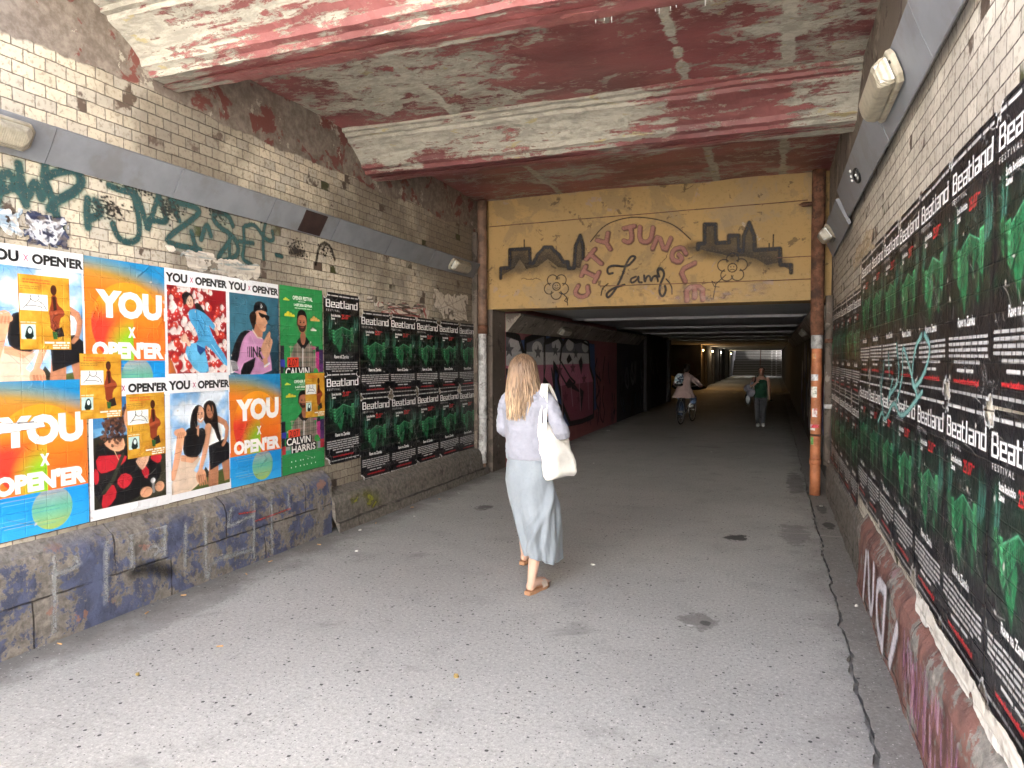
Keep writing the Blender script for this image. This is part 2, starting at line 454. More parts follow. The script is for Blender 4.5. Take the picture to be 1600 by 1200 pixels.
M['brown_pipe'] = plain('brown_painted_pipe', (.19, .115, .080), .6, .3, 8, .3, dirt=(.07, .05, .04), dirt_amt=.7)
M['zinc'] = plain('galvanised_pipe', (.42, .42, .42), .5, .3, 16, .3, dirt=(.12, .11, .10), dirt_amt=.7)
M['orange_pipe'] = plain('orange_painted_pipe', (.44, .165, .075), .5, .2, 9, .15, dirt=(.22, .08, .04), dirt_amt=.6)
M['yellow'] = m_plaster('ochre_plaster', (.45, .295, .125), (.40, .275, .13),
                        [((.24, .18, .11), .54, 2.0, .45), ((.30, .25, .19), .60, 1.1, .35), ((.36, .27, .22), .62, 1.6, .8), ((.10, .07, .045), .60, 5.0, .7), ((.48, .42, .36), .665, 3.2, .85)], True, 3.0)
M['grime'] = m_plaster('brown_grimy_plaster', (.11, .09, .075), (.16, .13, .11), [((.30, .27, .24), .6, 3, .6), ((.04, .035, .03), .55, 4, .6)], False, 6.0)
M['band'] = m_plaster('flaking_grey_plaster', (.27, .235, .20), (.20, .17, .145), [((.40, .36, .29), .56, 3, .7), ((.09, .07, .06), .56, 5, .7), ((.20, .09, .075), .63, 2, .6)], True, 4.0)
M['tun_red'] = m_plaster('red_painted_tunnel_wall', (.36, .14, .14), (.28, .11, .12), [((.05, .05, .08), .6, 1.2, .6), ((.25, .20, .18), .64, 4, .5)], False, 9.0)
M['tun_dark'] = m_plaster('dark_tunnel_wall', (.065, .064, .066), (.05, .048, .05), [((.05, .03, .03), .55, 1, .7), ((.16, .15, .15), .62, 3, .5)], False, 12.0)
M['tun_ceil'] = m_plaster('pale_grey_tunnel_ceiling', (.46, .46, .47), (.40, .40, .41), [((.26, .255, .25), .60, 2.4, .4)], False, 15.0)
M['strip'] = plain('pale_trim_and_daylit_edge', (.5, .5, .5), .6, .1, 6, .1)  # pale drips, ramps and screws; on tunnel beams it paints daylight-catching edges
M['stair'] = plain('granite_stair', (.12, .118, .115), .6, .2, 12, .2)
M['black'] = plain('black_rubber', (.02, .02, .02), .6, .2, 20, .1)
M['steel'] = plain('brushed_steel', (.6, .6, .6), .35, .1, 20, .1, metal=1.0)

# ------------------------------------------------------------------ setting: ground
def sheet(name, x0, x1, y0, y1, z, mat, jag=None, step_=.03):
    """ground sheet; jag wobbles its +x (jag>0) or -x (jag<0) edge"""
    ys = np.arange(y0, y1 + step_, step_)
    vs = []; fs = []
    for i, y in enumerate(ys):
        w = .024 * fbm(3.1, y * 1.7, 0, 5) + .014 * fbm(1.1, y * 9, 5, 3)
        a, b = x0, x1
        if jag == 1: b += w
        if jag == -1: a += w * .75 + .014 * fbm(7, y * 4, 2, 4) + .010 * max(0, fbm(3, y * 1.3, 8, 2))
        zz = z
        vs += [(a, y, zz - .03), (a, y, zz), (b, y, zz), (b, y, zz - .03)]
        if i:
            q = (i - 1) * 4; p = i * 4
            fs += [(q, p, p+1, q+1), (q+1, p+1, p+2, q+2), (q+2, p+2, p+3, q+3)]
    mb = MB(); mb.add(vs, fs)
    return mb.build(name, mat)
o = MB().add([(-250, -250, -.035), (250, -250, -.035), (250, 350, -.035), (-250, 350, -.035)], [(0, 1, 2, 3)]).build('ground', M['dirt']); tag(o, kind='structure')
o = sheet('pavement', -6.9, .395, -9.0, 72.0, 0.0, M['paving'], 1); tag(o, kind='structure')
o = sheet('gutter', .412, 1.0, -9.0, 72.0, -.008, M['gutter'], -1); tag(o, kind='structure')

# ------------------------------------------------------------------ setting: walls with plinths
def plinth(name, mat, parent, prof, y0, y1, rough, seed, dy=.03):
    """profile [(x,z)...] swept along y with a broken, uneven surface; ends capped"""
    pr = []
    for (xa, za), (xb, zb) in zip(prof[:-1], prof[1:]):
        n = max(1, int(math.hypot(xb - xa, zb - za) / .03))
        pr += [(xa + (xb - xa) * k / n, za + (zb - za) * k / n) for k in range(n)]
    pr.append(prof[-1])
    ys = np.linspace(y0, y1, max(2, int((y1 - y0) / dy)))
    vs = []; fs = []; n = len(pr)
    for y in ys:
        for k, (x, z) in enumerate(pr):
            e = fbm(y * 2.2 + seed, z * 2.5, seed, 5) * rough + fbm(y * 9 + seed, z * 9, seed, 3) * rough * .35
            sgn = 1 if prof[0][0] < -1 else -1
            vs.append((x + sgn * e, y, max(z + (e * .6 if z > .3 else 0), -.03)))
    for i in range(len(ys) - 1):
        for k in range(n - 1):
            fs.append((i*n+k, i*n+k+1, (i+1)*n+k+1, (i+1)*n+k))
    fs.append(tuple(range(n))); fs.append(tuple((len(ys)-1)*n + k for k in range(n)))
    mb = MB(); mb.add(vs, fs, False)
    return mb.build(name, mat, parent)

WL, WR = -3.97, .64
wall_l = empty('brick_wall', (0, 0, 0), 'cream glazed brick wall carrying the colourful festival posters', 'wall')
MB().box(WL - .5, -3, -.03, WL, 9.19, 3.9).build('brickwork', M['brick'], wall_l)
plinth('plinth', M['stone_blue'], wall_l, [(-3.865, -.03), (-3.87, .46), (-3.89, .52), (-3.99, .60)], -3, 5.47, .008, 1.0)
o = plinth('plinth', M['stone_grey'], wall_l, [(-3.77, -.03), (-3.785, .085), (-3.83, .10), (-3.84, .27), (-3.87, .33), (-3.99, .40)], 5.475, 9.12, .011, 4.0)
MB().box(WL - .01, 8.97, .36, -3.90, 9.19, 3.4).build('pilaster', M['grime'], wall_l, bevel=.015)
wall_r = empty('brick_wall', (0, 0, 0), 'pale brick wall covered by a long double row of black posters', 'wall')
MB().box(WR, -3, -.03, WR + .5, 9.19, 3.9).build('brickwork', M['brick_pale'], wall_r)
plinth('plinth', M['stone_red'], wall_r, [(.575, -.03), (.578, .40), (.59, .44), (.67, .55)], -3, 5.53, .012, 7.0)
plinth('plinth', M['stone_grey'], wall_r, [(.60, -.03), (.602, .36), (.615, .40), (.67, .47)], 5.535, 9.15, .012, 9.0)
MB().box(.60, -3, 3.16, WR + .1, 9.19, 3.89).build('plaster_band', M['band'], wall_r, bevel=.02)
MB().box(.635, 9.0, .4, WR + .02, 9.19, 3.15).build('pilaster', M['grime'], wall_r, bevel=.01)

# ------------------------------------------------------------------ setting: the bridge overhead
ROOF0 = 2.6
bridge = empty('bridge_deck', (0, 4, 3.87), 'peeling red painted bridge ceiling with heavy moulded ribs', 'bridge')
def local(o, root):
    o.location = -root.location
    return o
def wavy_slab():
    xs = np.linspace(-4.5, 1.2, 96); ys = np.linspace(ROOF0, 9.25, 150); vs = []; fs = []
    for y in ys:
        for x in xs: vs.append((x, y, 3.872 + .02 * fbm(x * .9, y * .9, 1, 3) + .006 * fbm(x * 5, y * 5, 3, 3)))
    n = len(xs)
    for i in range(len(ys) - 1):
        for k in range(n - 1): fs.append((i*n+k, (i+1)*n+k, (i+1)*n+k+1, i*n+k+1))
    mb = MB(); mb.add(vs, fs, True); mb.box(-4.5, ROOF0, 3.95, 1.2, 9.69, 4.6)
    return mb
local(wavy_slab().build('slab', M['peel_slab'], bridge), bridge)
def rib(y0):
    pr = [(0, 3.515), (-.10, 3.512), (-.125, 3.53), (-.25, 3.528), (-.27, 3.56), (-.32, 3.575), (-.335, 3.62), (-.40, 3.68), (-.48, 3.735), (-.56, 3.77), (-.57, 3.80), (-.61, 3.805), (-.615, 3.835), (-.66, 3.84), (-.66, 3.93)]
    back = [(-.25 - a, b) for a, b in pr][::-1]
    prof = pr[::-1] + [p for p in back[::-1][1:]]
    prof = [(y0 + a, b) for a, b in prof]
    # densify
    q = []
    for (ya, za), (yb, zb) in zip(prof[:-1], prof[1:]):
        n = max(1, int(math.hypot(yb - ya, zb - za) / .035))
        q += [(ya + (yb - ya) * k / n, za + (zb - za) * k / n) for k in range(n)]
    q.append(prof[-1])
    xs = np.linspace(-4.02, .62, 190); vs = []; fs = []; n = len(q)
    for x in xs:
        for y, z in q:
            e = .010 * fbm(x * 1.6, y * 4, z * 4 + y0, 4) + .007 * fbm(x * 9, y * 14, z * 14, 3)
            vs.append((x, y + e * .6, z + e))
    for i in range(len(xs) - 1):
        for k in range(n - 1): fs.append((i*n+k, i*n+k+1, (i+1)*n+k+1, (i+1)*n+k))
    fs.append(tuple(range(n))); fs.append(tuple((len(xs)-1)*n + k for k in range(n)))
    mb = MB(); mb.add(vs, fs, False)
    return mb
for y0 in (3.86, 6.51): local(rib(y0).build('rib', M['peel_beam'], bridge), bridge)
# lime drips hanging from the nearer rib
for x in (-.95, -.90, -.86, -.62, -.60, -.54, -.51, -.36, -.33):
    l = random.uniform(.02, .055); mb = MB(); mb.tube([(x, 3.86, 3.52), (x, 3.86, 3.52 - l)], [.004, .0012], 5)
    local(mb.build('lime_drip', M['strip'], bridge), bridge)

# ------------------------------------------------------------------ setting: portal wall and tunnel
TL, TR, TZ, TE = -3.76, .67, 2.42, 70.8
portal = empty('portal_wall', (-1.6, 9.2, 2.33), 'yellow ochre wall above the tunnel mouth with a painted skyline', 'wall')
local(MB().box(WL - .5, 9.2, 2.33, WR + .5, 9.7, 3.9).build('plaster', M['yellow'], portal), portal)
for bx in ((WL - .5, TL), (TR, TR + .5)): local(MB().box(bx[0], 9.2, -.03, bx[1], 9.7, 2.329).build('jamb', M['grime'], portal), portal)
mb = MB()
for z0, z1, x0, x1 in ((3.50, 3.535, -3.80, .36), (2.60, 2.585, -2.2, .45), (2.86, 2.86, .02, .46)):
    mb.tube([(x0 + (x1 - x0) * k / 20, 9.198, z0 + (z1 - z0) * k / 20 + .004 * fbm(k, z0, 1)) for k in range(21)], .006, 6)
local(mb.build('conduit', M['rust'], portal), portal)
tunnel = empty('tunnel', (-1.5, 40, 0), 'long dark pedestrian tunnel with graffiti covered walls', 'tunnel')
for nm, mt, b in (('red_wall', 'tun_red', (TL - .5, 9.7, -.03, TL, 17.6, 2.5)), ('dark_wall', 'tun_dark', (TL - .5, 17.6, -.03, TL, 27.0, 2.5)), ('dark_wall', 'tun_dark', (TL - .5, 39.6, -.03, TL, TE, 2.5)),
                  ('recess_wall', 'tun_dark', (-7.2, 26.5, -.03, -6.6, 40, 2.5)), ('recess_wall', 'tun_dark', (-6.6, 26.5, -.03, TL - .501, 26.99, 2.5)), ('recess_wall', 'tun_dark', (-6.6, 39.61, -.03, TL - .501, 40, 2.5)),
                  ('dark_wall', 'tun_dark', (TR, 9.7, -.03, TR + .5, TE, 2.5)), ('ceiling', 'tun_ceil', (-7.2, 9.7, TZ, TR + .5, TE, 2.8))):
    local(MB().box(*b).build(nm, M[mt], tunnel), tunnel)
for k, y in enumerate((9.75, 13.4, 17.5, 21.3, 25.4, 29.5, 33.6, 38.0, 43, 48, 53, 58, 63, 68)):
    local(MB().box(TL, y, 2.392, TR, y + .30, TZ + .02).build('ceiling_beam', M['tun_ceil'], tunnel), tunnel)
    if 0 < k < 6: local(MB().box(TL + .25, y - .012, 2.372, TR - .2, y - .001, 2.408).build('painted_daylit_edge', M['strip'], tunnel), tunnel)  # pale strip paints in the daylight caught by the beam's front edge
for k, y in enumerate((21.5, 26.45, 42, 47.5, 53, 58, 64)):    # shallow piers along the left side
    local(MB().box(TL - .01, y, -.02, TL + .10, y + .5, 2.34).build('pier', M['tun_dark'], tunnel), tunnel)

stairs = empty('staircase', (-1.5, TE, 0), 'wide stone stairs climbing to daylight at the far end of the tunnel', 'stairs')
mb = MB(); z = 0; y = TE + .3
for k in range(9): mb.box(TL, y + .30 * k, -.03, TR, y + .30 * (k + 1) + .001, .165 * (k + 1))
yl = y + 2.7; zl = .165 * 9
mb.box(TL, yl + .002, -.03, TR, yl + 1.4, zl - .002)
for k in range(16): mb.box(TL, yl + 1.4 + .30 * k, -.03, TR, yl + 1.4 + .30 * (k + 1) + .001, zl + .165 * (k + 1))
local(mb.build('steps', M['stair'], stairs), stairs)
mb = MB()
for k in range(9): mb.box(TL + .05, y + .30 * k - .012, .165 * (k + 1) - .03, TR - .05, y + .30 * k - .001, .165 * (k + 1) + .004)
for k in range(16): mb.box(TL + .05, yl + 1.4 + .30 * k - .012, zl + .165 * (k + 1) - .03, TR - .05, yl + 1.4 + .30 * k - .001, zl + .165 * (k + 1) + .004)
local(mb.build('nosing', plain('pale_step_edge', (.5, .5, .49), .6, .1, 9, .1), stairs), stairs)
local(MB().box(TL - .5, TE + .02, 4.62, TR + .5, TE + 6.2, 4.8).box(TL - .5, TE + .02, 2.8, TR + .5, TE + .3, 4.61).build('sky_blocker', M['tun_ceil'], stairs), stairs)  # unseen cover added over the stairs to hold back sky light
local(MB().box(TL - .5, TE + .02, -.03, TL - .001, TE + 12, 4.6).box(TR + .001, TE + .02, -.03, TR + .5, TE + 12, 4.6).build('side_wall', M['tun_ceil'], stairs), stairs)
mb = MB()
for x in (-.20, .22): mb.add([(x-.06, y - .1, .02), (x+.06, y - .1, .02), (x+.06, yl, zl + .06), (x-.06, yl, zl + .06), (x+.06, yl + 1.4, zl + .06), (x-.06, yl + 1.4, zl + .06), (x+.06, yl + 5.6, zl + 2.4), (x-.06, yl + 5.6, zl + 2.4)], [(0,1,2,3), (3,2,4,5), (5,4,6,7)])
local(mb.build('bicycle_ramp', M['strip'], stairs), stairs)
mb = MB(); mb.tube([(-1.25, y, .95), (-1.25, yl, zl + .95), (-1.25, yl + 1.4, zl + .95), (-1.25, yl + 5.6, zl + 3.2)], .03, 8)
for k in range(4): mb.tube([(-1.25, y + .9 * k, .165 * (3 * k)), (-1.25, y + .9 * k, .95 + .165 * 3 * k)], .025, 8)
local(mb.build('handrail', M['rust'], stairs), stairs)

# unseen pale block behind the viewer, added to bounce sunlight into the underpass
hs = empty('bounce_block', (0, -17, 0), 'unseen pale block behind the viewer, added to bounce sunlight', 'bounce_building')
local(MB().box(-26, -27, 0, 24, -17, 13).build('wall', plain('pale_bounce_render', (.69, .69, .69), .9, .05, 1, .1), hs), hs)
for k in range(9):
    for j in range(3):
        w_ = local(MB().box(-19.5 + 4.4 * k, -16.99, 1.2 + 3 * j, -18.3 + 4.4 * k, -16.94, 2.9 + 3 * j).build('window', M['black'], hs), hs)
# ------------------------------------------------------------------ printing: flat artwork drawn into a fine vertex grid
def lin(h):
    """'rrggbb' as seen on paper to a linear base colour"""
    v = [int(h[i:i+2], 16) / 255 for i in (0, 2, 4)]
    return np.array([x / 12.92 if x <= .04045 else ((x + .055) / 1.055) ** 2.4 for x in v])

_glyphs = {}
def text_tris(txt, bold=0.0, space=1.0):
    key = (txt, bold, space)
    if key not in _glyphs:
        cu = bpy.data.curves.new('lettering', 'FONT')
        cu.body = txt; cu.offset = bold; cu.space_character = space; cu.resolution_u = 3
        ob = bpy.data.objects.new('lettering', cu); COL.objects.link(ob)
        me = evaluated(ob, 'lettering'); bpy.data.curves.remove(cu)
        me.calc_loop_triangles()
        v = np.array([x.co[:2] for x in me.vertices]).reshape(-1, 2)
        t = np.array([x.vertices[:] for x in me.loop_triangles]).reshape(-1, 3)
        bpy.data.meshes.remove(me)
        mn, mx = v.min(0), v.max(0)
        v = (v - mn) / (mx - mn); v[:, 1] = 1 - v[:, 1]
        _glyphs[key] = v[t]
    return _glyphs[key]

class Canvas:
    """metres, origin top left, y down"""
    def __init__(s, w, h, res, bg=None, ss=2):
        s.w, s.h, s.ss = w, h, ss
        s.nx, s.ny = int(round(w * res)), int(round(h * res))
        s.rx = s.nx * ss / w; s.ry = s.ny * ss / h
        s.c = np.zeros((s.ny * ss, s.nx * ss, 4))
        if bg is not None: s.c[..., :3] = lin(bg) if isinstance(bg, str) else bg; s.c[..., 3] = 1
        s.Y, s.X = np.mgrid[0:s.ny * ss, 0:s.nx * ss]
        s.X = (s.X + .5) / s.rx; s.Y = (s.Y + .5) / s.ry
        s.fr = None
    def frame(s, x=0, y=0, w=None, h=None):
        """following shapes use 0..1 inside this rectangle and are clipped to it"""
        s.fr = (x, y, w, h) if w else None
    def P(s, pts):
        p = np.array(pts, float).reshape(-1, 2)
        return p * (s.fr[2], s.fr[3]) + (s.fr[0], s.fr[1]) if s.fr else p
    def L(s, v): return v * s.fr[2] if s.fr else v
    def _win(s, x0, y0, x1, y1):
        if s.fr:
            x0 = max(x0, s.fr[0]); y0 = max(y0, s.fr[1]); x1 = min(x1, s.fr[0] + s.fr[2]); y1 = min(y1, s.fr[1] + s.fr[3])
        a = max(int(x0 * s.rx), 0); b = min(int(math.ceil(x1 * s.rx)), s.nx * s.ss)
        c = max(int(y0 * s.ry), 0); d = min(int(math.ceil(y1 * s.ry)), s.ny * s.ss)
        return (slice(c, d), slice(a, b)) if b > a and d > c else None
    def put(s, win, mask, col, a=1.0):
        if win is None: return
        c = lin(col) if isinstance(col, str) else np.asarray(col)
        m = np.clip(mask * a, 0, 1)[..., None]
        q = s.c[win]
        q[..., :3] = np.where(q[..., 3:] > 0, q[..., :3] * (1 - m) + c * m, c)
        q[..., 3:] = q[..., 3:] + (1 - q[..., 3:]) * m
    def _inside(s, w, p):
        X, Y = s.X[w], s.Y[w]; ins = np.zeros(X.shape, bool)
        x0, y0 = p[-1]
        for x1, y1 in p:
            if y1 != y0:
                ins ^= ((y1 > Y) != (y0 > Y)) & (X < (x0 - x1) * (Y - y1) / (y0 - y1) + x1)
            x0, y0 = x1, y1
        return ins
    def poly(s, pts, col, a=1.0, _=0, smooth=0):
        p = s.P(pts)
        for _ in range(smooth):
            q = np.roll(p, -1, 0); p = np.stack([.75 * p + .25 * q, .25 * p + .75 * q], 1).reshape(-1, 2)
        w = s._win(*(p.min(0)), *(p.max(0)))
        if w: s.put(w, s._inside(w, p).astype(float), col, a)
    def rect(s, x0, y0, x1, y1, col, a=1.0): s.poly([(x0, y0), (x1, y0), (x1, y1), (x0, y1)], col, a)
    def ell(s, x, y, rx, ry, col, a=1.0, soft=0.0, rot=0.0):
        (cx, cy), = s.P([(x, y)])
        if s.fr: rx, ry = rx * s.fr[2], ry * s.fr[3]
        R = max(rx, ry) * (1 + soft) * 1.05
        w = s._win(cx - R, cy - R, cx + R, cy + R)
        if not w: return
        X, Y = s.X[w] - cx, s.Y[w] - cy; c_, s_ = math.cos(rot), math.sin(rot)
        d = np.hypot((X * c_ + Y * s_) / rx, (Y * c_ - X * s_) / ry)
        m = (d <= 1).astype(float) if soft == 0 else np.clip((1 + soft - d) / (2 * soft), 0, 1)
        s.put(w, m, col, a)
    def stroke(s, pts, wd, col, a=1.0, soft=0.0, smooth=0, closed=False, grain=0.0):
        """polyline of width wd (one value or one per point); soft = blurred share of the edge"""
        p = s.P(pts); wd = np.broadcast_to(np.asarray(wd, float), (len(p),)).copy() * (s.fr[2] if s.fr else 1)
        if closed: p = np.vstack([p, p[:1]]); wd = np.append(wd, wd[0])
        for _ in range(smooth):
            q = [p[0]]; u = [wd[0]]
            for i in range(len(p) - 1):
                q += [.75 * p[i] + .25 * p[i+1], .25 * p[i] + .75 * p[i+1]]; u += [.75 * wd[i] + .25 * wd[i+1], .25 * wd[i] + .75 * wd[i+1]]
            q.append(p[-1]); u.append(wd[-1]); p = np.array(q); wd = np.array(u)
        R = wd.max() * (.5 + soft)
        w = s._win(p[:, 0].min() - R, p[:, 1].min() - R, p[:, 0].max() + R, p[:, 1].max() + R)
        if not w: return
        X, Y = s.X[w], s.Y[w]; best = np.full(X.shape, 9.0)
        for i in range(len(p) - 1):
            a0, b0 = p[i], p[i+1]; e = b0 - a0; L2 = max(e @ e, 1e-12)
            t = np.clip(((X - a0[0]) * e[0] + (Y - a0[1]) * e[1]) / L2, 0, 1)
            d = np.hypot(X - a0[0] - t * e[0], Y - a0[1] - t * e[1]) / ((wd[i] + (wd[i+1] - wd[i]) * t) * .5)
            np.minimum(best, d, out=best)
        m = (best <= 1).astype(float) if soft == 0 else np.clip((1 + soft - best) / (2 * soft), 0, 1)
        if grain: m = m * (RNG.random(m.shape) > grain * np.clip(best, 0, 1.5))
        s.put(w, m, col, a)
    def text(s, txt, x, y, w, h, col, bold=0.0, a=1.0, space=1.0):
        """lettering scaled to the box x,y,w,h"""
        p = text_tris(txt, bold, space)
        for t in p:
            q = s.P(t * (w, h) + (x, y))
            win = s._win(*q.min(0), *q.max(0))
            if win: s.put(win, s._inside(win, q).astype(float), col, a)
    def noise(s, scale, seed=0, oct=4):
        r = np.random.default_rng(seed); o = 0; amp = 1; tot = 0
        for k in range(oct):
            n = max(2, int(s.w * scale * 2 ** k) + 2); m = max(2, int(s.h * scale * 2 ** k) + 2)
            g = r.random((m, n)); fx = s.X[0] / s.w * (n - 1.001); fy = s.Y[:, 0] / s.h * (m - 1.001)
            ix, iy = fx.astype(int), fy.astype(int); tx, ty = fx - ix, fy - iy
            tx = tx * tx * (3 - 2 * tx); ty = (ty * ty * (3 - 2 * ty))[:, None]
            A = g[iy][:, ix] * (1 - tx) + g[iy][:, ix + 1] * tx; B = g[iy + 1][:, ix] * (1 - tx) + g[iy + 1][:, ix + 1] * tx
            o = o + amp * (A * (1 - ty) + B * ty); tot += amp; amp *= .5
        return o / tot
    def shade(s, mask, col, a=1.0): s.put((slice(None), slice(None)), mask, col, a)
    def lines(s, x, y, w, n, dy, h, col, words=7, seed=0, center=False, a=.9):
        """rows of print too small to read"""
        r = np.random.default_rng(seed)
        for k in range(n):
            L = w * (1 if k < n - 1 or not center else .5); q = x + (w - L) / 2 if center else x; e = q + L
            while q < e - .004:
                wl = min(r.uniform(.5, 1.5) * w / words, e - q)
                s.rect(q, y + k * dy, q + wl * .86, y + k * dy + h, col, a); q += wl
    def pixels(s):
        k = s.ss; c = s.c.copy(); c[..., :3] *= c[..., 3:]
        c = c.reshape(s.ny, k, s.nx, k, 4).mean((1, 3))
        c[..., :3] /= np.maximum(c[..., 3:], 1e-6)
        return c

def grid_mesh(name, px, O, U, V, mat, cut=0.0, relief=None, smooth=True):
    """px (rows from the top) as a grid of coloured vertices; O = top left corner, U / V = full edge vectors"""
    ny, nx = px.shape[:2]
    u = (np.arange(nx) / (nx - 1))[None, :, None]; v = (np.arange(ny) / (ny - 1))[:, None, None]
    co = np.array(O)[None, None] + u * np.array(U)[None, None] + v * np.array(V)[None, None]
    if relief is not None:
        nrm = np.cross(np.array(V, float), np.array(U, float)); nrm /= np.linalg.norm(nrm)
        co = co + relief[..., None] * nrm
    i = np.arange(ny * nx).reshape(ny, nx)
    q = np.stack([i[:-1, :-1], i[1:, :-1], i[1:, 1:], i[:-1, 1:]], -1).reshape(-1, 4)
    if cut > 0:
        al = px[..., 3].reshape(-1); q = q[(al[q].max(1) > cut)]
        used = np.unique(q); remap = np.zeros(ny * nx, int); remap[used] = np.arange(len(used))
        q = remap[q]; co = co.reshape(-1, 3)[used]; px = px.reshape(-1, 4)[used]
    co = co.reshape(-1, 3); px = px.reshape(-1, 4)
    me = bpy.data.meshes.new(name)
    me.vertices.add(len(co)); me.vertices.foreach_set('co', co.astype(np.float32).ravel())
    me.loops.add(q.size); me.loops.foreach_set('vertex_index', q.astype(np.int32).ravel())
    me.polygons.add(len(q)); me.polygons.foreach_set('loop_start', (np.arange(len(q)) * 4).astype(np.int32))
    at = me.color_attributes.new('print', 'FLOAT_COLOR', 'POINT')
    at.data.foreach_set('color', px.astype(np.float32).ravel())
    me.materials.append(mat)
    me.update(calc_edges=True)
    me.polygons.foreach_set('use_smooth', [smooth] * len(q))
    return me

def m_print(name, rough, bumpk, wear=0.0):
    """pasted paper: printed colour, brick relief telegraphing through, creases"""
    T = NT(name); P = T.pos(); at = T.n('Attribute', {'attribute_name': 'print'})
    c = at.outputs['Color']
    n = T.noise(P, 9, 6, .6, .8); f = T.noise(P, 60, 4, .6)
    s = T.xyz(P)
    fy = T.math('ABSOLUTE', T.math('SUBTRACT', T.math('FRACT', T.math('DIVIDE', s[1], .128)), .5))
    fz = T.math('ABSOLUTE', T.math('SUBTRACT', T.math('FRACT', T.math('DIVIDE', s[2], .0765)), .5))
    j = T.math('ADD', T.step(fz, .44, .5), T.math('MULTIPLY', T.step(fy, .46, .5), .5))
    vo = T.n('TexVoronoi', {'feature': 'DISTANCE_TO_EDGE'}, Vector=T.mix(.25, P, T.noise(P, 5, 5, col=True)), Scale=6.5)
    cr = T.math('MULTIPLY', T.step(vo.outputs[0], .035, .0), T.step(T.noise(P, 3, 3), .48, .6))
    if wear:
        sc_ = T.math('MULTIPLY', T.step(vo.outputs[0], .012, .002), T.step(T.noise(T.mp(P, loc=(2, 2, 2)), 3.5, 4), .52, .60))
        c = T.mix(T.math('MULTIPLY', sc_, wear), c, (.30, .30, .30))
        c = T.mix(T.math('MULTIPLY', T.step(T.noise(P, 2.2, 6, .6), .55, .75), .25), c, (.12, .115, .11))
        c = T.mix(T.math('MULTIPLY', T.step(T.noise(T.mp(P, loc=(6, 1, 3)), 11, 9, .7), .715, .735), .8), c, (.46, .44, .41))
    h = T.math('ADD', T.math('ADD', n, T.math('MULTIPLY', f, .12)), T.math('SUBTRACT', T.math('MULTIPLY', cr, .55), T.math('MULTIPLY', j, .30)))
    return T.out(c, rough, T.bump(h, bumpk, .012), spec=.4)

def m_spray(name, rough=.6):
    T = NT(name); P = T.pos(); at = T.n('Attribute', {'attribute_name': 'print'})
    a = T.math('MULTIPLY', at.outputs['Alpha'], T.math('ADD', .72, T.math('MULTIPLY', T.step(T.noise(P, 55, 5, .7), .36, .5), .28)))
    n = T.noise(P, 30, 5, .6)
    return T.out(T.mix(T.math('MULTIPLY', n, .4), at.outputs['Color'], (.12, .11, .10)), rough, T.bump(n, .5, .006), alpha=a, spec=.3)
M['print'] = m_print('pasted_poster_paper', .5, .8)
M['print_dark'] = m_print('pasted_black_poster_paper', .38, .9, .6)
M['spray'] = m_spray('spray_paint')

def wall_sheet(name, px, side, y0, z1, w, h, off, mat, parent=None, cut=0.0, relief=None):
    """sheet on the left (-1) or right (+1) wall; y0 = edge nearest the camera, z1 = top"""
    if side < 0: return link(name, grid_mesh(name, px, (WL + off, y0, z1), (0, w, 0), (0, 0, -h), mat, cut, relief), parent)
    return link(name, grid_mesh(name, px, (WR - off, y0 + w, z1), (0, -w, 0), (0, 0, -h), mat, cut, relief), parent)
# ------------------------------------------------------------------ the posters' artwork
PW, PH, RES = .60, .885, 400
SK, SK2, SKD = 'd9a07c', 'b97f5e', '9a6245'

def blur(a, n):
    for ax in (0, 1):
        for _ in range(2):
            p = np.concatenate([np.repeat(a.take([0], ax), n + 1, ax), a, np.repeat(a.take([-1], ax), n, ax)], ax)
            q = np.cumsum(p, ax); m = a.shape[ax]
            a = (q.take(range(2 * n + 1, 2 * n + 1 + m), ax) - q.take(range(0, m), ax)) / (2 * n + 1)
    return a

def photo_finish(c, x, y, w, h, seed):
    """soft modelling and grain, as in a printed photograph"""
    s_ = (slice(int(y * c.ry), int((y + h) * c.ry)), slice(int(x * c.rx), int((x + w) * c.rx)))
    a = c.c[s_][..., :3]; B = blur(a, 7); L = blur(a.mean(-1, keepdims=True), 6)
    gx = (np.roll(L, 10, 1) - np.roll(L, -10, 1)) * .55; gy = (np.roll(L, 8, 0) - np.roll(L, -8, 0)) * .35
    n = (c.noise(14, seed, 5) - .5)[s_][..., None]; g = np.random.default_rng(seed).normal(0, .03, a.shape[:2] + (1,))
    c.c[s_][..., :3] = np.clip((a * .84 + B * .16) * (1 + .55 * n + g + np.clip(gx + gy, -.35, .35)), 0, 1)

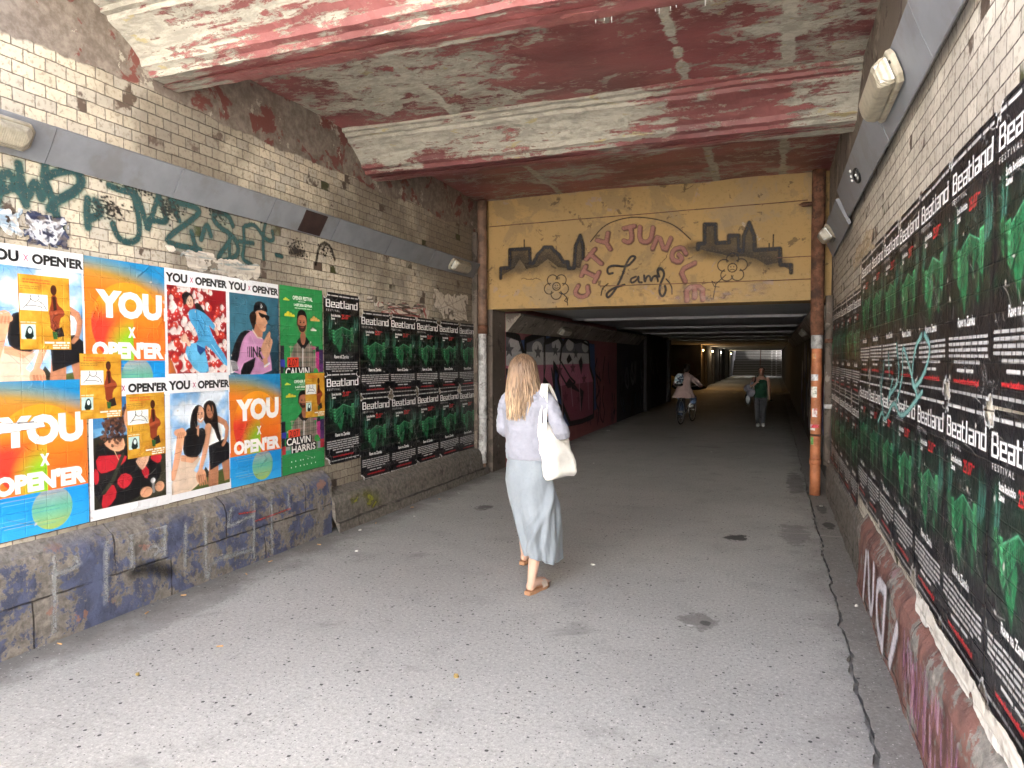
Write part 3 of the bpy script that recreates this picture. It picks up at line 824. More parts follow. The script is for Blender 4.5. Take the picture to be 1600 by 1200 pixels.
def art_gradient():
    c = Canvas(PW, PH, RES, 'e8742a')
    X, Y = c.X / PW, c.Y
    c.shade(np.clip(1 - Y / .62, 0, 1) ** .7, 'e07f24')
    c.shade(np.clip((.16 - Y + .10 * X) / .15, 0, 1) , '7d9a4a', .85)
    c.shade(np.clip((.085 - Y + .13 * X ** 2) / .11, 0, 1), '1f86bf')
    d = np.hypot(c.X - .31, c.Y - .405) / .27
    disc = np.clip((1 - d) * 60, 0, 1)
    c.shade(disc, 'f09a25')
    c.shade(disc * np.clip((Y - .22) / .25, 0, 1), 'ea6a22', .9)
    c.shade(disc * np.clip((.36 - c.X) / .22, 0, 1) * np.clip((Y - .28) / .12, 0, 1), 'dd3a2e', .95)
    c.shade(disc * np.clip(1 - np.hypot(c.X - .34, (c.Y - .56)) / .22, 0, 1) * (c.X < .345), '8fc22a', 1.6)
    c.shade(np.clip((Y - .642) * 400, 0, 1), '1b93dd')
    c.shade(np.clip((Y - .642) * 400, 0, 1) * np.clip((Y - .70) / .3, 0, 1), '3db2ea')
    d2 = np.hypot(c.X - .37, c.Y - .75) / .125
    low = (Y > .642)
    c.shade(np.clip((1 - d2) * 30, 0, 1) * low, '6fb98a', .85)
    c.shade(np.clip((1 - d2) * 30, 0, 1) * low * np.clip((.74 - Y) / .09, 0, 1), '9a9fb0', .9)
    c.shade(np.clip((1 - d2) * 30, 0, 1) * low * np.clip((Y - .76) / .1, 0, 1), 'a8bf55', .8)
    r = np.random.default_rng(3)
    for k in range(9):
        y = .67 + .021 * k + r.uniform(-.004, .004); x = r.uniform(0, .2)
        c.rect(x, y, x + r.uniform(.15, .4), y + .0025, r.choice(['c9c27a', '0f74ad', '9fd0d8', 'd0b070']), .55)
    c.text('YOU', .075, .195, .50, .178, 'f4f2ef', .06)
    c.text('X', .305, .425, .055, .07, 'f4f2ef', .06)
    c.text("OPEN'ER", .045, .522, .54, .112, 'f4f2ef', .06)
    return c

def header(c):
    c.text('YOU', .022, .030, .19, .066, '141414', .05)
    c.text('X', .236, .048, .030, .036, 'c03a6a', .02)
    c.text("OPEN'ER", .285, .034, .315, .062, '141414', .05)

def head(c, x, y, r, hair, sk=SK, ratio=1.25, beard=None, tilt=0.0):
    c.ell(x, y, r, r * ratio, sk, rot=tilt)
    c.ell(x + r * .45, y + r * .2, r * .5, r * ratio * .8, SK2, .45, .5)
    for dx in (-.38, .38):
        c.ell(x + dx * r, y - r * .08, r * .17, r * .10, '2a1c18')
        c.stroke([(x + dx * r - r * .2, y - r * .30), (x + dx * r + r * .2, y - r * .30)], r * .09, hair)
    c.stroke([(x + r * .02, y - r * .05), (x + r * .08, y + r * .32)], r * .08, SKD, .7)
    if beard:
        c.poly([(x - r * .95, y + r * .1), (x - r * .5, y + r * .45), (x + r * .5, y + r * .45), (x + r * .95, y + r * .1), (x + r * .75, y + r * 1.05), (x, y + r * 1.38), (x - r * .75, y + r * 1.05)], beard, .92, 0, 2)
    c.stroke([(x - r * .3, y + r * .64), (x, y + r * .68), (x + r * .3, y + r * .62)], r * .13, 'a84a48')

def art_friends():
    c = Canvas(PW, PH, RES, 'e9ebee'); header(c)
    c.frame(.03, .118, .555, .715)
    c.rect(0, 0, 1, 1, '9cc3e6')
    n = c.noise(7, 5, 5); c.frame()
    win = (c.Y > .118) & (c.Y < .833) & (c.X > .03) & (c.X < .585)
    c.shade(np.clip((n - .46) * 6, 0, 1) * win, 'e6eef5', .85)
    c.shade(np.clip((.42 - n) * 6, 0, 1) * win, '5f9bd2', .8)
    c.frame(.03, .118, .555, .715)
    c.poly([(.5, .93), (.6, .84), (.7, .86), (1, .82), (1, 1), (.2, 1)], '56602f', 1, 2); c.poly([(.5, .86), (.56, .78), (.64, .86), (.6, .9)], '20261c')
    # the girl behind
    c.poly([(.60, .97), (.63, .72), (.80, .70), (.78, 1), (.62, 1)], SK2); c.poly([(.84, .72), (1, .68), (.99, .96), (.90, .97)], SK2)
    c.poly([(.66, .30), (.84, .28), (.88, .55), (.60, .58)], 'f0eee9'); c.poly([(.62, .57), (.90, .52), (1, .58), (1, .74), (.64, .83)], '17161a')
    c.stroke([(.80, .30), (.97, .37), (.94, .53), (.88, .58)], [.085, .075, .055, .05], SK2, smooth=1)
    c.poly([(.53, .15), (.62, .09), (.74, .11), (.79, .22), (.80, .40), (.86, .52), (.80, .55), (.70, .36), (.54, .34)], '1d1512', 1, 0, 1)
    head(c, .655, .205, .062, '1d1512', SK2, 1.25); c.poly([(.60, .12), (.69, .11), (.71, .26), (.66, .16)], '1d1512')
    # the girl in front
    c.poly([(.10, .62), (.48, .68), (.36, .80), (.55, .90), (.30, 1), (0, 1), (0, .90)], 'd9c3ad'); c.poly([(.16, .62), (.46, .66), (.34, .72), (.15, .68)], SK)
    c.stroke([(.17, .40), (.10, .63), (.02, .83)], [.13, .10, .08], SK, smooth=1); c.stroke([(.62, .38), (.56, .62), (.46, .82)], [.12, .085, .06], SK, smooth=1)
    c.poly([(.26, .35), (.40, .38), (.56, .37), (.58, .48), (.46, .67), (.28, .66), (.18, .60), (.21, .44)], '141417', 1, 0, 1)
    c.poly([(.36, .36), (.47, .34), (.45, .46)], SK)
    c.ell(.15, .40, .10, .042, SK, 1, 0, .2)
    for k in range(4): c.stroke([(.12 + .03 * k, .40), (.10 + .035 * k, .445)], .022, SK2)
    c.poly([(.30, .36), (.34, .20), (.43, .125), (.53, .15), (.56, .22), (.44, .18), (.41, .30), (.40, .42), (.34, .48)], '171110', 1, 0, 1)
    c.poly([(.36, .34), (.43, .38), (.40, .58), (.36, .60)], '171110'); head(c, .485, .235, .068, '171110', 'e3ae8c', 1.25)
    c.stroke([(.455, .28), (.49, .295), (.525, .275)], .018, 'f4efe9')
    c.poly([(.40, .20), (.44, .15), (.47, .155), (.43, .24), (.44, .36), (.40, .36)], '171110', 1, 0, 1)
    c.ell(.48, .87, .085, .075, SK)
    for k in range(4): c.stroke([(.44 + .035 * k, .86), (.46 + .04 * k, .96)], .026, SK2)
    c.stroke([(.05, .60), (.16, .585)], .008, SKD); c.frame()
    photo_finish(c, .03, .118, .555, .715, 7)
    return c

def art_balloons():
    c = Canvas(PW, PH, RES, 'e9ebee'); header(c)
    c.frame(.03, .118, .555, .62)
    c.rect(0, 0, 1, 1, '8f1a20'); r = np.random.default_rng(5)
    for k in range(330):
        x, y = r.random(2); q = .022 + .035 * (y * .7 + .3) * (1.2 - x * .5) * r.uniform(.7, 1.2)
        if x > .72 and y < .2: continue
        w = r.random() < .46
        col = 'e9d9d4' if w else r.choice(['c42a25', 'd6402a', 'a81f22'])
        c.ell(x, y, q, q, col); c.ell(x + q * .3, y + q * .3, q * .75, q * .7, 'cdb3ae' if w else '8a1619', .35, .5); c.ell(x - q * .3, y - q * .3, q * .2, q * .2, 'fbf1ee', .9, .6)
    c.poly([(0, .80), (.06, .86), (.12, 1), (0, 1)], 'b8642e')
    c.poly([(.42, .20), (.50, .16), (.60, .26), (.66, .34), (.55, .34)], '1a1413', 1, 0, 1)
    c.poly([(.33, .27), (.46, .24), (.66, .31), (.82, .46), (.76, .50), (.66, .40), (.78, .62), (1, .82), (1, .96), (.72, .72), (.58, .66), (.66, .92), (.66, 1), (.46, 1), (.26, .78), (.30, .66), (.50, .64), (.46, .50), (.34, .38)], '4da3d4', 1, 0, 1)
    c.poly([(.26, .78), (.32, .66), (.50, .64), (.60, .74), (.66, 1), (.46, 1)], '62b4de', 1, 0, 1)
    c.poly([(.46, .66), (.62, .72), (.52, .79), (.47, .74)], '1d4a86'); c.stroke([(.46, .25), (.48, .36), (.60, .52)], .012, '2a70a8'); c.stroke([(.40, .36), (.60, .42)], .010, '2a70a8'); c.stroke([(.48, .55), (.70, .56)], .012, '3384b8')
    c.stroke([(.72, .66), (.96, .9)], .012, '8fd0ee'); c.stroke([(.33, .66), (.29, .60), (.27, .56)], [.06, .05, .05], 'e3b79d'); c.ell(.25, .60, .05, .04, 'e3b79d'); c.stroke([(.80, .47), (.83, .53)], .05, 'e3b79d')
    c.poly([(.22, .10), (.30, .05), (.40, .08), (.44, .18), (.38, .22), (.26, .18)], '1a1413', 1, 0, 1)
    head(c, .355, .165, .058, '2b1d18', 'e9c4ad', 1.3, None, -.4); c.poly([(.24, .12), (.30, .06), (.38, .08), (.32, .12), (.29, .22), (.25, .2)], '1a1413', 1, 0, 1)
    c.frame()
    photo_finish(c, .03, .118, .555, .62, 8)
    return c

def art_cap():
    c = Canvas(PW, PH, RES, 'e9ebee'); header(c)
    c.frame(.03, .118, .57, .64)
    c.rect(0, 0, 1, 1, '2f5f74'); c.ell(.25, .3, .6, .5, '3f7488', .8, .6); c.ell(1.0, 1.0, .5, .5, '1a2f3a', .9, .8)
    c.poly([(.0, 1), (.02, .80), (.12, .58), (.22, .46), (.42, .44), (.62, .52), (.74, .62), (.82, .80), (.84, 1)], 'c58fb8', 1, 0, 1)
    c.poly([(.0, .80), (.12, .56), (.24, .45), (.42, .45), (.30, .50), (.20, .64), (.16, .82), (.06, .9)], '18171c', 1, 0, 1)
    c.poly([(.20, .95), (.26, .86), (.50, .78), (.46, .90), (.38, 1), (.2, 1)], '18171c'); c.poly([(.0, .82), (.12, .84), (.16, .92), (.04, .98), (0, .98)], 'd8d8da')
    for k in range(6): c.stroke([(.02 + .02 * k, .84), (.05 + .018 * k, .95)], .012, '18171c')
    for x, w in ((.335, .012), (.37, .02), (.41, .026)): c.stroke([(x, .655), (x + .005, .775)], w, '121215')
    c.stroke([(.45, .78), (.45, .66), (.53, .77), (.53, .65)], .026, '121215'); c.stroke([(.57, .78), (.57, .66), (.62, .68), (.57, .72), (.63, .80)], .024, '121215')
    c.poly([(.50, .36), (.66, .38), (.64, .52), (.54, .54), (.46, .46)], SK2); c.stroke([(.44, .44), (.54, .53), (.63, .54)], .02, 'd8c9b8')
    c.poly([(.47, .20), (.70, .17), (.75, .24), (.73, .30), (.76, .34), (.72, .36), (.72, .43), (.66, .46), (.58, .42), (.50, .34)], 'cf9a78', 1, 0, 1)
    c.ell(.60, .38, .05, .04, SK2, .6, .6); c.stroke([(.68, .395), (.73, .385)], .012, '9a4f46')
    c.poly([(.40, .22), (.48, .19), (.53, .25), (.50, .36), (.47, .44), (.42, .38), (.37, .28)], '2a1a14', 1, 0, 2)
    c.poly([(.46, .20), (.48, .10), (.58, .06), (.72, .09), (.76, .18), (.74, .20), (.58, .17), (.47, .22)], '17171a', 1, 0, 1); c.stroke([(.62, .10), (.645, .13), (.62, .15), (.61, .12)], .012, 'cfcfcf')
    c.poly([(.55, .20), (.66, .225), (.80, .24), (.79, .30), (.73, .31), (.69, .26), (.66, .28), (.60, .265)], '0c0c0e', 1, 0, 1)
    c.poly([(.60, .68), (.66, .58), (.78, .44), (.82, .46), (.80, .52), (.87, .56), (.82, .68), (.76, .80), (.66, .78)], 'd3a07f', 1, 0, 1)
    for k in range(3): c.stroke([(.70 + .03 * k, .62 - .01 * k), (.79 + .02 * k, .48 + .03 * k)], .006, SKD)
    c.stroke([(.56, .74), (.62, .80), (.72, .82)], .02, '191512'); c.stroke([(.55, .77), (.62, .83), (.70, .85)], .012, 'a8854a'); c.poly([(.64, .80), (.74, .78), (.76, .90), (.68, .92)], 'cf9a78'); c.stroke([(.68, .90), (.78, .86)], .03, 'dcdcdc')
    c.frame()
    photo_finish(c, .03, .118, .57, .64, 3)
    return c

def art_sweater():
    c = Canvas(PW, PH, RES, 'e9ebee'); header(c)
    c.frame(.03, .118, .545, .70)
    c.rect(0, 0, 1, 1, '3f7fb4'); c.poly([(0, 0), (1, 0), (1, .18), (0, .15)], '2e6ba3', .7); c.poly([(0, .28), (1, .22), (1, .34), (0, .36)], '6ea6cc', .8)
    c.poly([(0, .36), (.1, .34), (.2, .37), (.8, .34), (.9, .29), (1, .31), (1, 1), (0, 1)], '2c2a20'); c.poly([(.6, .55), (1, .52), (1, 1), (.6, 1)], '3d3a28', .8)
    c.poly([(.0, .42), (.16, .40), (.45, .46), (.66, .56), (.90, .62), (.94, .80), (.70, .92), (.4, 1), (0, 1)], '151416', 1, 0, 1)
    for p in ([(.02, .52), (.20, .53), (.44, .54), (.40, .62), (.20, .68), (.05, .68)], [(.28, .78), (.38, .70), (.52, .76), (.46, .84), (.36, .86)], [(.12, .84), (.24, .78), (.30, .90), (.18, 1), (.08, 1)], [(.62, .70), (.68, .66), (.76, .74), (.70, .82)], [(.76, .60), (.84, .54), (.95, .60), (.90, .68), (.80, .64)], [(.0, .62), (.06, .66), (.06, .76), (0, .78)]):
        c.poly(p, 'bb2430', 1, 0, 1)
    c.poly([(.12, .40), (.38, .36), (.42, .48), (.30, .51), (.18, .46)], SK, 1, 0, 1); c.stroke([(.22, .42), (.32, .58)], .008, 'c8b18a'); c.stroke([(.38, .54), (.24, .76), (.12, .86)], .05, '33362a')
    r = np.random.default_rng(8)
    for k in range(240):
        t = r.random(); x = .34 + .30 * (r.random() - .5) - .12 * t; y = .10 + .30 * t + .03 * r.normal()
        c.ell(x, y, .022, .014, r.choice(['3a241a', '55362a', '241510', '6a4634']), .9, 0, r.uniform(0, 3))
    c.ell(.50, .20, .10, .12, SK); c.poly([(.54, .60), (.72, .56), (.76, .60), (.66, .72), (.60, .68)], 'dcae92', 1, 0, 1)
    c.ell(.70, .93, .09, .05, SK); c.ell(.90, .90, .07, .05, SK); c.stroke([(.80, .85), (.81, .94)], .035, '8c8c8c'); c.ell(.80, .83, .035, .025, 'cfcfcf')
    c.frame()
    photo_finish(c, .03, .118, .545, .70, 7)
    return c

def art_singer():
    c = Canvas(PW, PH, RES, '2f8f4e')
    for x, y, s, col in ((.05, .12, 1, 'cfd44a'), (.06, .25, 1.7, 'd7cc38'), (.42, .275, 1.7, 'e0b060'), (.42, .37, 1.1, 'e6e2d8')):
        for dx, dy, r in ((.01, 0, .008), (.03, -.006, .014), (.05, -.002, .011), (.07, .002, .007)): c.ell(x + dx * s, y + dy * s, r * s, r * s * .8, col)
        c.rect(x, y, x + .08 * s, y + .009 * s, col)
    c.text('OPENER FESTIVAL', .175, .080, .28, .034, 'eef2ea', .03); c.lines(.25, .124, .1, 1, .01, .006, 'dfe9dd', 3)
    c.text('1-4.07.2026 GDYNIA', .19, .145, .255, .026, 'eef2ea', .03); c.lines(.2, .184, .24, 1, .01, .005, 'dfe9dd', 6)
    r = np.random.default_rng(4)
    for x, y, w, h, col in ((0, .52, .05, .2, '2a2a30'), (.0, .64, .06, .07, '3a3fa0'), (.0, .70, .04, .1, '2a2a30'), (.0, .79, .05, .09, 'b03038'), (.05, .79, .06, .05, '9aa39a'), (.05, .84, .07, .045, '3aa080'), (.48, .48, .06, .09, '22222a'), (.43, .50, .05, .05, 'b83a78'), (.48, .57, .06, .19, 'b8357c'), (.54, .55, .06, .13, '3b2c56'), (.54, .68, .06, .1, '5a2f6a'), (.53, .78, .07, .10, 'a82c38'), (.50, .80, .04, .08, '8f8f98')):
        c.rect(x, y, x + w, y + h, col)
    c.poly([(.13, .88), (.13, .64), (.17, .53), (.25, .47), (.37, .47), (.45, .54), (.48, .64), (.50, .88)], '7d7468', 1, 0, 1)
    for k in range(9): c.stroke([(.14 + .043 * k, .50), (.13 + .045 * k, .88)], .010, '3f463e' if k % 2 else 'b0a493', .6)
    for k in range(8): c.stroke([(.12, .53 + .045 * k), (.50, .53 + .045 * k)], .011, '3f463e' if k % 2 else 'a88f86', .55)
    c.shade(((c.X < .13 + np.clip((.66 - c.Y) * .35, 0, .1)) | (c.X > .50 - np.clip((.66 - c.Y) * .42, 0, .1))) & (c.Y > .47) & (c.Y < .52), '2f8f4e')
    c.poly([(.22, .48), (.27, .44), (.36, .44), (.40, .48), (.33, .545), (.29, .545)], '141416'); c.poly([(.27, .40), (.35, .40), (.345, .48), (.31, .52), (.275, .48)], '9c6650', 1, 0, 1)
    c.stroke([(.305, .54), (.295, .86)], .010, 'dcdcdc'); c.poly([(.225, .30), (.235, .22), (.29, .19), (.35, .21), (.372, .28), (.365, .35), (.23, .35)], '1a1412', 1, 0, 1)
    c.frame(0, 0, 1, 1); head(c, .30, .315, .062, '1a1412', 'a5694f', 1.45, '2a1a15'); c.frame(); c.poly([(.238, .27), (.25, .225), (.30, .205), (.35, .225), (.362, .27), (.33, .245), (.27, .245)], '1a1412', 1, 0, 1)
    photo_finish(c, .12, .19, .38, .69, 6)
    c.ell(.49, .76, .035, .04, '3fa04a'); c.rect(.09, .622, .245, .71, 'd8432e'); c.text('2.07', .105, .635, .12, .062, '1c1414', .0)
    c.rect(.055, .706, .41, .80, '101012'); c.rect(.12, .795, .48, .885, '101012')
    c.text('CALVIN', .065, .712, .33, .080, 'f3f1ee', .02); c.text('HARRIS', .13, .804, .335, .078, 'f3f1ee', .02)
    return c

def art_singer_low():
    """the lower copy shows its foot: a green strip of sponsors"""
    c = art_singer(); k = c.ny * c.ss; q = c.c.copy(); m = int(k * .80 / PH * PH)
    idx = np.linspace(0, k - 1, m).astype(int); c.c[:m] = q[idx]; c.c[m:, :, :3] = lin('2f8f4e')
    r = np.random.default_rng(2)
    for k in range(14): c.ell(.12 + .09 * (k % 7 * .6 + r.random() * .3), .76 + .05 * (k // 7) + .02, .006, .006, 'e6efe4')
    return c

LOGO = {  # square-shouldered capitals and small letters, drawn as strokes on a 4 x 7 grid
    'B': (4, [[(0, 0), (0, 7), (3.4, 7), (4, 6.2), (4, 4.4), (3.2, 3.4), (0, 3.4)], [(3.2, 3.4), (3.6, 2.6), (3.6, .8), (3.1, 0), (0, 0)]]),
    'e': (3.5, [[(0, 4.6), (3.5, 4.6), (3.5, 2.2), (0, 2.2), (0, 7), (3.5, 7)]]),
    'a': (3.5, [[(0, 2.2), (3.5, 2.2), (3.5, 7), (0, 7), (0, 4.6), (3.5, 4.6)]]),
    't': (2.4, [[(.4, .4), (.4, 7), (2.4, 7)], [(-.4, 2.2), (2.2, 2.2)]]), 'l': (.6, [[(.2, 0), (.2, 7)]]),
    'n': (3.5, [[(0, 7), (0, 2.2), (3.5, 2.2), (3.5, 7)]]), 'd': (3.5, [[(3.5, 0), (3.5, 7), (0, 7), (0, 2.2), (3.5, 2.2)]])}

def logo(c, x, y, w, h, col):
    tot = sum(LOGO[k][0] + 1.75 for k in 'Beatland') - 1.75; sx, sy = w / tot, h / 7; q = x
    for k in 'Beatland':
        wd, ss = LOGO[k]
        for st in ss:
            for a, b in zip(st[:-1], st[1:]):
                x0, x1 = sorted((a[0], b[0])); y0, y1 = sorted((a[1], b[1]))
                if x0 == x1 or y0 == y1: c.rect(q + (x0 - .58) * sx, y + (y0 - .42) * sy, q + (x1 + .58) * sx, y + (y1 + .42) * sy, col)
                else: c.stroke([(q + a[0] * sx, y + a[1] * sy), (q + b[0] * sx, y + b[1] * sy)], 1.0 * (sx + sy) / 2, col)
        q += (wd + 1.75) * sx

def art_castle():
    c = Canvas(PW, PH, RES, '17171b')
    n = c.noise(9, 3, 5); n2 = c.noise(22, 6, 4)
    g = lambda x, y, rx, ry: np.clip(1 - np.hypot((c.X - x) / rx, (c.Y - y) / ry), 0, 1)
    # glow of the floodlit sky (printed)
    c.shade(g(.32, .33, .33, .16) * (n - .1), '154a30', .8); c.shade(g(.10, .34, .08, .16) * (n + .1), '24704a', .6); c.shade(g(.53, .33, .07, .16) * (n + .1), '206844', .6)
    c.shade(g(.24, .52, .12, .16) * (.3 + n), '185234', .8)
    for x, t, b, w in ((.085, .22, .36, .012), (.12, .19, .33, .008), (.505, .20, .36, .012), (.535, .24, .36, .010), (.56, .2, .34, .007)):
        c.stroke([(x, b), (x + .012, (t + b) / 2), (x - .004, t)], [w * 1.4, w * .8, w * .2], '6ab0a4', .45, 1.2)
    c.poly([(.14, .40), (.20, .30), (.30, .275), (.40, .30), (.44, .36), (.40, .40), (.30, .36), (.22, .42)], '14211b', .92, 1)
    c.poly([(.12, .36), (.15, .30), (.18, .36)], '131a17'); c.poly([(.43, .33), (.455, .26), (.48, .33)], '131a17')
    # wings of the castle
    def wing(p, col, rows, nwin, a=1.0):
        c.poly(p, col, a); (ax, ay), (bx, by), (ex, ey), (fx, fy) = p
        for r_ in range(rows):
            for k in range(nwin):
                u = (k + .5) / nwin; v = (r_ + .6) / (rows + .3)
                x = (ax + (bx - ax) * u) * (1 - v) + (fx + (ex - fx) * u) * v; y = (ay + (by - ay) * u) * (1 - v) + (fy + (ey - fy) * u) * v
                c.rect(x - .0048, y - .009, x + .0048, y + .009, '0c2e1a', .9)
    wing([(.075, .345), (.105, .34), (.105, .455), (.085, .44)], '3a8c58', 3, 2)
    wing([(.12, .36), (.17, .355), (.175, .50), (.135, .475)], '50b076', 4, 3)
    wing([(.17, .375), (.30, .325), (.30, .385), (.18, .50)], '2f7a50', 3, 8); wing([(.30, .325), (.445, .36), (.44, .44), (.30, .385)], '256644', 3, 8)
    wing([(.44, .325), (.485, .32), (.49, .475), (.45, .46)], '58ba7e', 5, 2)
    c.stroke([(.175, .39), (.30, .342), (.44, .375)], .005, '1f6a42', .8); c.stroke([(.175, .372), (.30, .322), (.44, .357)], .006, '5cb488', .8)
    for k in range(60):                                  # tree tops in front
        r = np.random.default_rng(k); x = .03 + .54 * r.random(); y = .47 + .05 * r.random() + .05 * (abs(x - .27) < .1)
        c.ell(x, y + .02, .022, .03, r.choice(['141a17', '16231c', '1b3325']), .85, .3)
    c.poly([(.20, .50), (.30, .40), (.31, .44), (.26, .60)], '2c8a56', .55, 1)
    c.shade(np.clip((n2 - .55) * 5, 0, 1) * g(.3, .42, .3, .2), '0f1512', .7)
    c.shade(np.clip((c.Y - .52) / .08, 0, 1), '17171b', .8)
    for k in range(34):
        rr = np.random.default_rng(100 + k); x = rr.uniform(.06, .54); y = rr.uniform(.33, .46); c.stroke([(x, y), (x + rr.normal(0, .006), y + rr.uniform(.05, .14))], rr.uniform(.006, .02), rr.choice(['101814', '14271c', '0d1512', '2a7a50']), .45, .8)
    photo_finish(c, .0, .18, .6, .42, 9)
    c.lines(.03, .024, .55, 1, .01, .011, 'cfcfcf', 6, 1)
    logo(c, .045, .072, .515, .066, 'f1f1f1')
    c.text('FESTIVAL', .045, .160, .21, .020, 'e4e4e4', .0, space=1.6)
    c.text('Sucha Beskidzka', .115, .205, .155, .024, 'f0f0f0', .02); c.text('Zamek', .115, .236, .065, .022, 'f0f0f0', .02)
    c.text('25.07', .29, .200, .115, .046, 'cf2d33', .02); c.lines(.41, .205, .03, 1, .01, .008, 'cf2d33', 1)
    c.text('Rave na Zamku', .165, .595, .24, .034, 'f2f2f2', .02)
    c.lines(.03, .662, .54, 4, .021, .0105, 'bdbdbd', 9, 5); c.lines(.12, .746, .36, 1, .02, .010, 'bdbdbd', 6, 6)
    c.lines(.17, .775, .24, 1, .02, .011, 'cccccc', 2, 7)
    c.text('www.beatlandfestival.pl', .12, .806, .345, .027, 'cf2d33', .02)
    c.lines(.03, .853, .54, 1, .02, .009, 'b8b8b8', 11, 9, a=.75)
    return c

def art_flyer():
    c = Canvas(.225, .315, 520, 'c58e28'); n = c.noise(22, 9, 4); w, h = .225, .315
    c.shade(np.clip((n - .45) * 4, 0, 1), 'd9a83a', .8); c.shade(np.clip((.42 - n) * 5, 0, 1), 'a86a22', .7)
    c.lines(.02, .018, .12, 2, .012, .006, 'd8662e', 6, 2); c.lines(.008, .048, .085, 2, .009, .003, '7a5a2a', 5, 3)
    c.rect(.006, .082, .125, .150, 'e8ebe6')
    for p in ([(.02, .14), (.04, .12), (.055, .10), (.05, .085)], [(.05, .10), (.07, .115), (.09, .10), (.085, .085)], [(.085, .11), (.105, .12), (.118, .145)], [(.03, .13), (.07, .128), (.10, .135)]): c.stroke(p, .003, '1a1a1a', smooth=2)
    c.rect(.008, .208, .068, .270, 'bcd8d2'); c.poly([(.02, .27), (.03, .225), (.045, .212), (.058, .23), (.06, .27)], '10211e', 1, 0, 1); c.ell(.044, .235, .008, .012, 'd4e6e2')
    c.lines(.006, .198, .07, 1, .01, .004, 'e8dcc0', 4, 4)
    c.ell(.152, .058, .014, .022, '4a2416'); c.poly([(.14, .08), (.165, .08), (.168, .12), (.195, .14), (.20, .165), (.175, .18), (.172, .235), (.135, .235), (.132, .18), (.128, .145), (.14, .115)], '8a3a20', 1, 0, 1)
    c.poly([(.146, .085), (.16, .085), (.164, .14), (.15, .16)], '3a1a12'); c.stroke([(.135, .16), (.165, .15), (.19, .15)], .014, 'a04a2c'); c.poly([(.15, .23), (.185, .215), (.195, .255), (.165, .262)], '2a1c18'); c.poly([(.14, .235), (.165, .24), (.162, .27), (.145, .27)], '2f5a2a')
    c.lines(.105, .280, .115, 1, .01, .008, 'f0ece2', 3, 5); c.lines(.14, .293, .075, 2, .010, .006, 'f0ece2', 3, 6)
    return c
# ------------------------------------------------------------------ spray paint and murals: strokes in wall metres
TAG=[[(2.579,2.443),(2.637,2.706),(2.747,2.498)],[(2.602,2.541),(2.728,2.601)],[(2.71,2.714),(2.747,2.498),(2.806,2.674),(2.841,2.506),(2.864,2.754)],[(2.862,2.676),(2.933,2.727),(3.055,2.769),(3.09,2.696),(3.026,2.613),(2.905,2.547),(2.872,2.635)],[(3.079,2.752),(3.103,2.688),(2.928,2.558),(2.881,2.503)],[(3.126,2.611),(3.118,2.527),(3.124,2.441)],[(3.178,2.61),(3.23,2.549),(3.149,2.498)],[(2.904,2.53),(2.948,2.404)],[(3.275,2.727),(3.372,2.713),(3.459,2.732),(3.512,2.452),(3.436,2.389),(3.336,2.398),(3.296,2.489)],[(3.401,2.719),(3.489,2.726),(3.559,2.511)],[(3.659,2.751),(3.567,2.512)],[(3.576,2.565),(3.703,2.576)],[(3.659,2.751),(3.72,2.592)],[(3.756,2.732),(4.026,2.733),(3.998,2.671),(3.717,2.472),(3.733,2.435),(4.019,2.43)],[(3.772,2.709),(3.829,2.612)],[(3.941,2.55),(3.966,2.471),(3.992,2.433)],[(4.03,2.509),(4.089,2.646),(4.125,2.552)],[(4.355,2.665),(4.306,2.745),(4.148,2.728),(4.165,2.646),(4.385,2.58),(4.424,2.451),(4.258,2.376),(4.179,2.388),(4.301,2.522)],[(4.493,2.689),(4.604,2.724),(4.716,2.618),(4.834,2.621),(4.812,2.698)],[(4.471,2.67),(4.479,2.519),(4.444,2.423),(4.552,2.392)],[(4.743,2.797),(4.693,2.646),(4.701,2.458)],[(4.426,2.557),(4.578,2.565)],[(4.856,2.511),(4.93,2.505)],[(4.323,2.585),(4.31,2.465),(4.328,2.378)]]
TAGD=[[(2.876,2.774),(3.215,2.773),(2.875,2.724),(3.49,2.79),(3.257,2.567),(4.187,2.75),(4.674,2.815),(5.112,2.597),(3.706,2.695),(3.488,2.701)]]
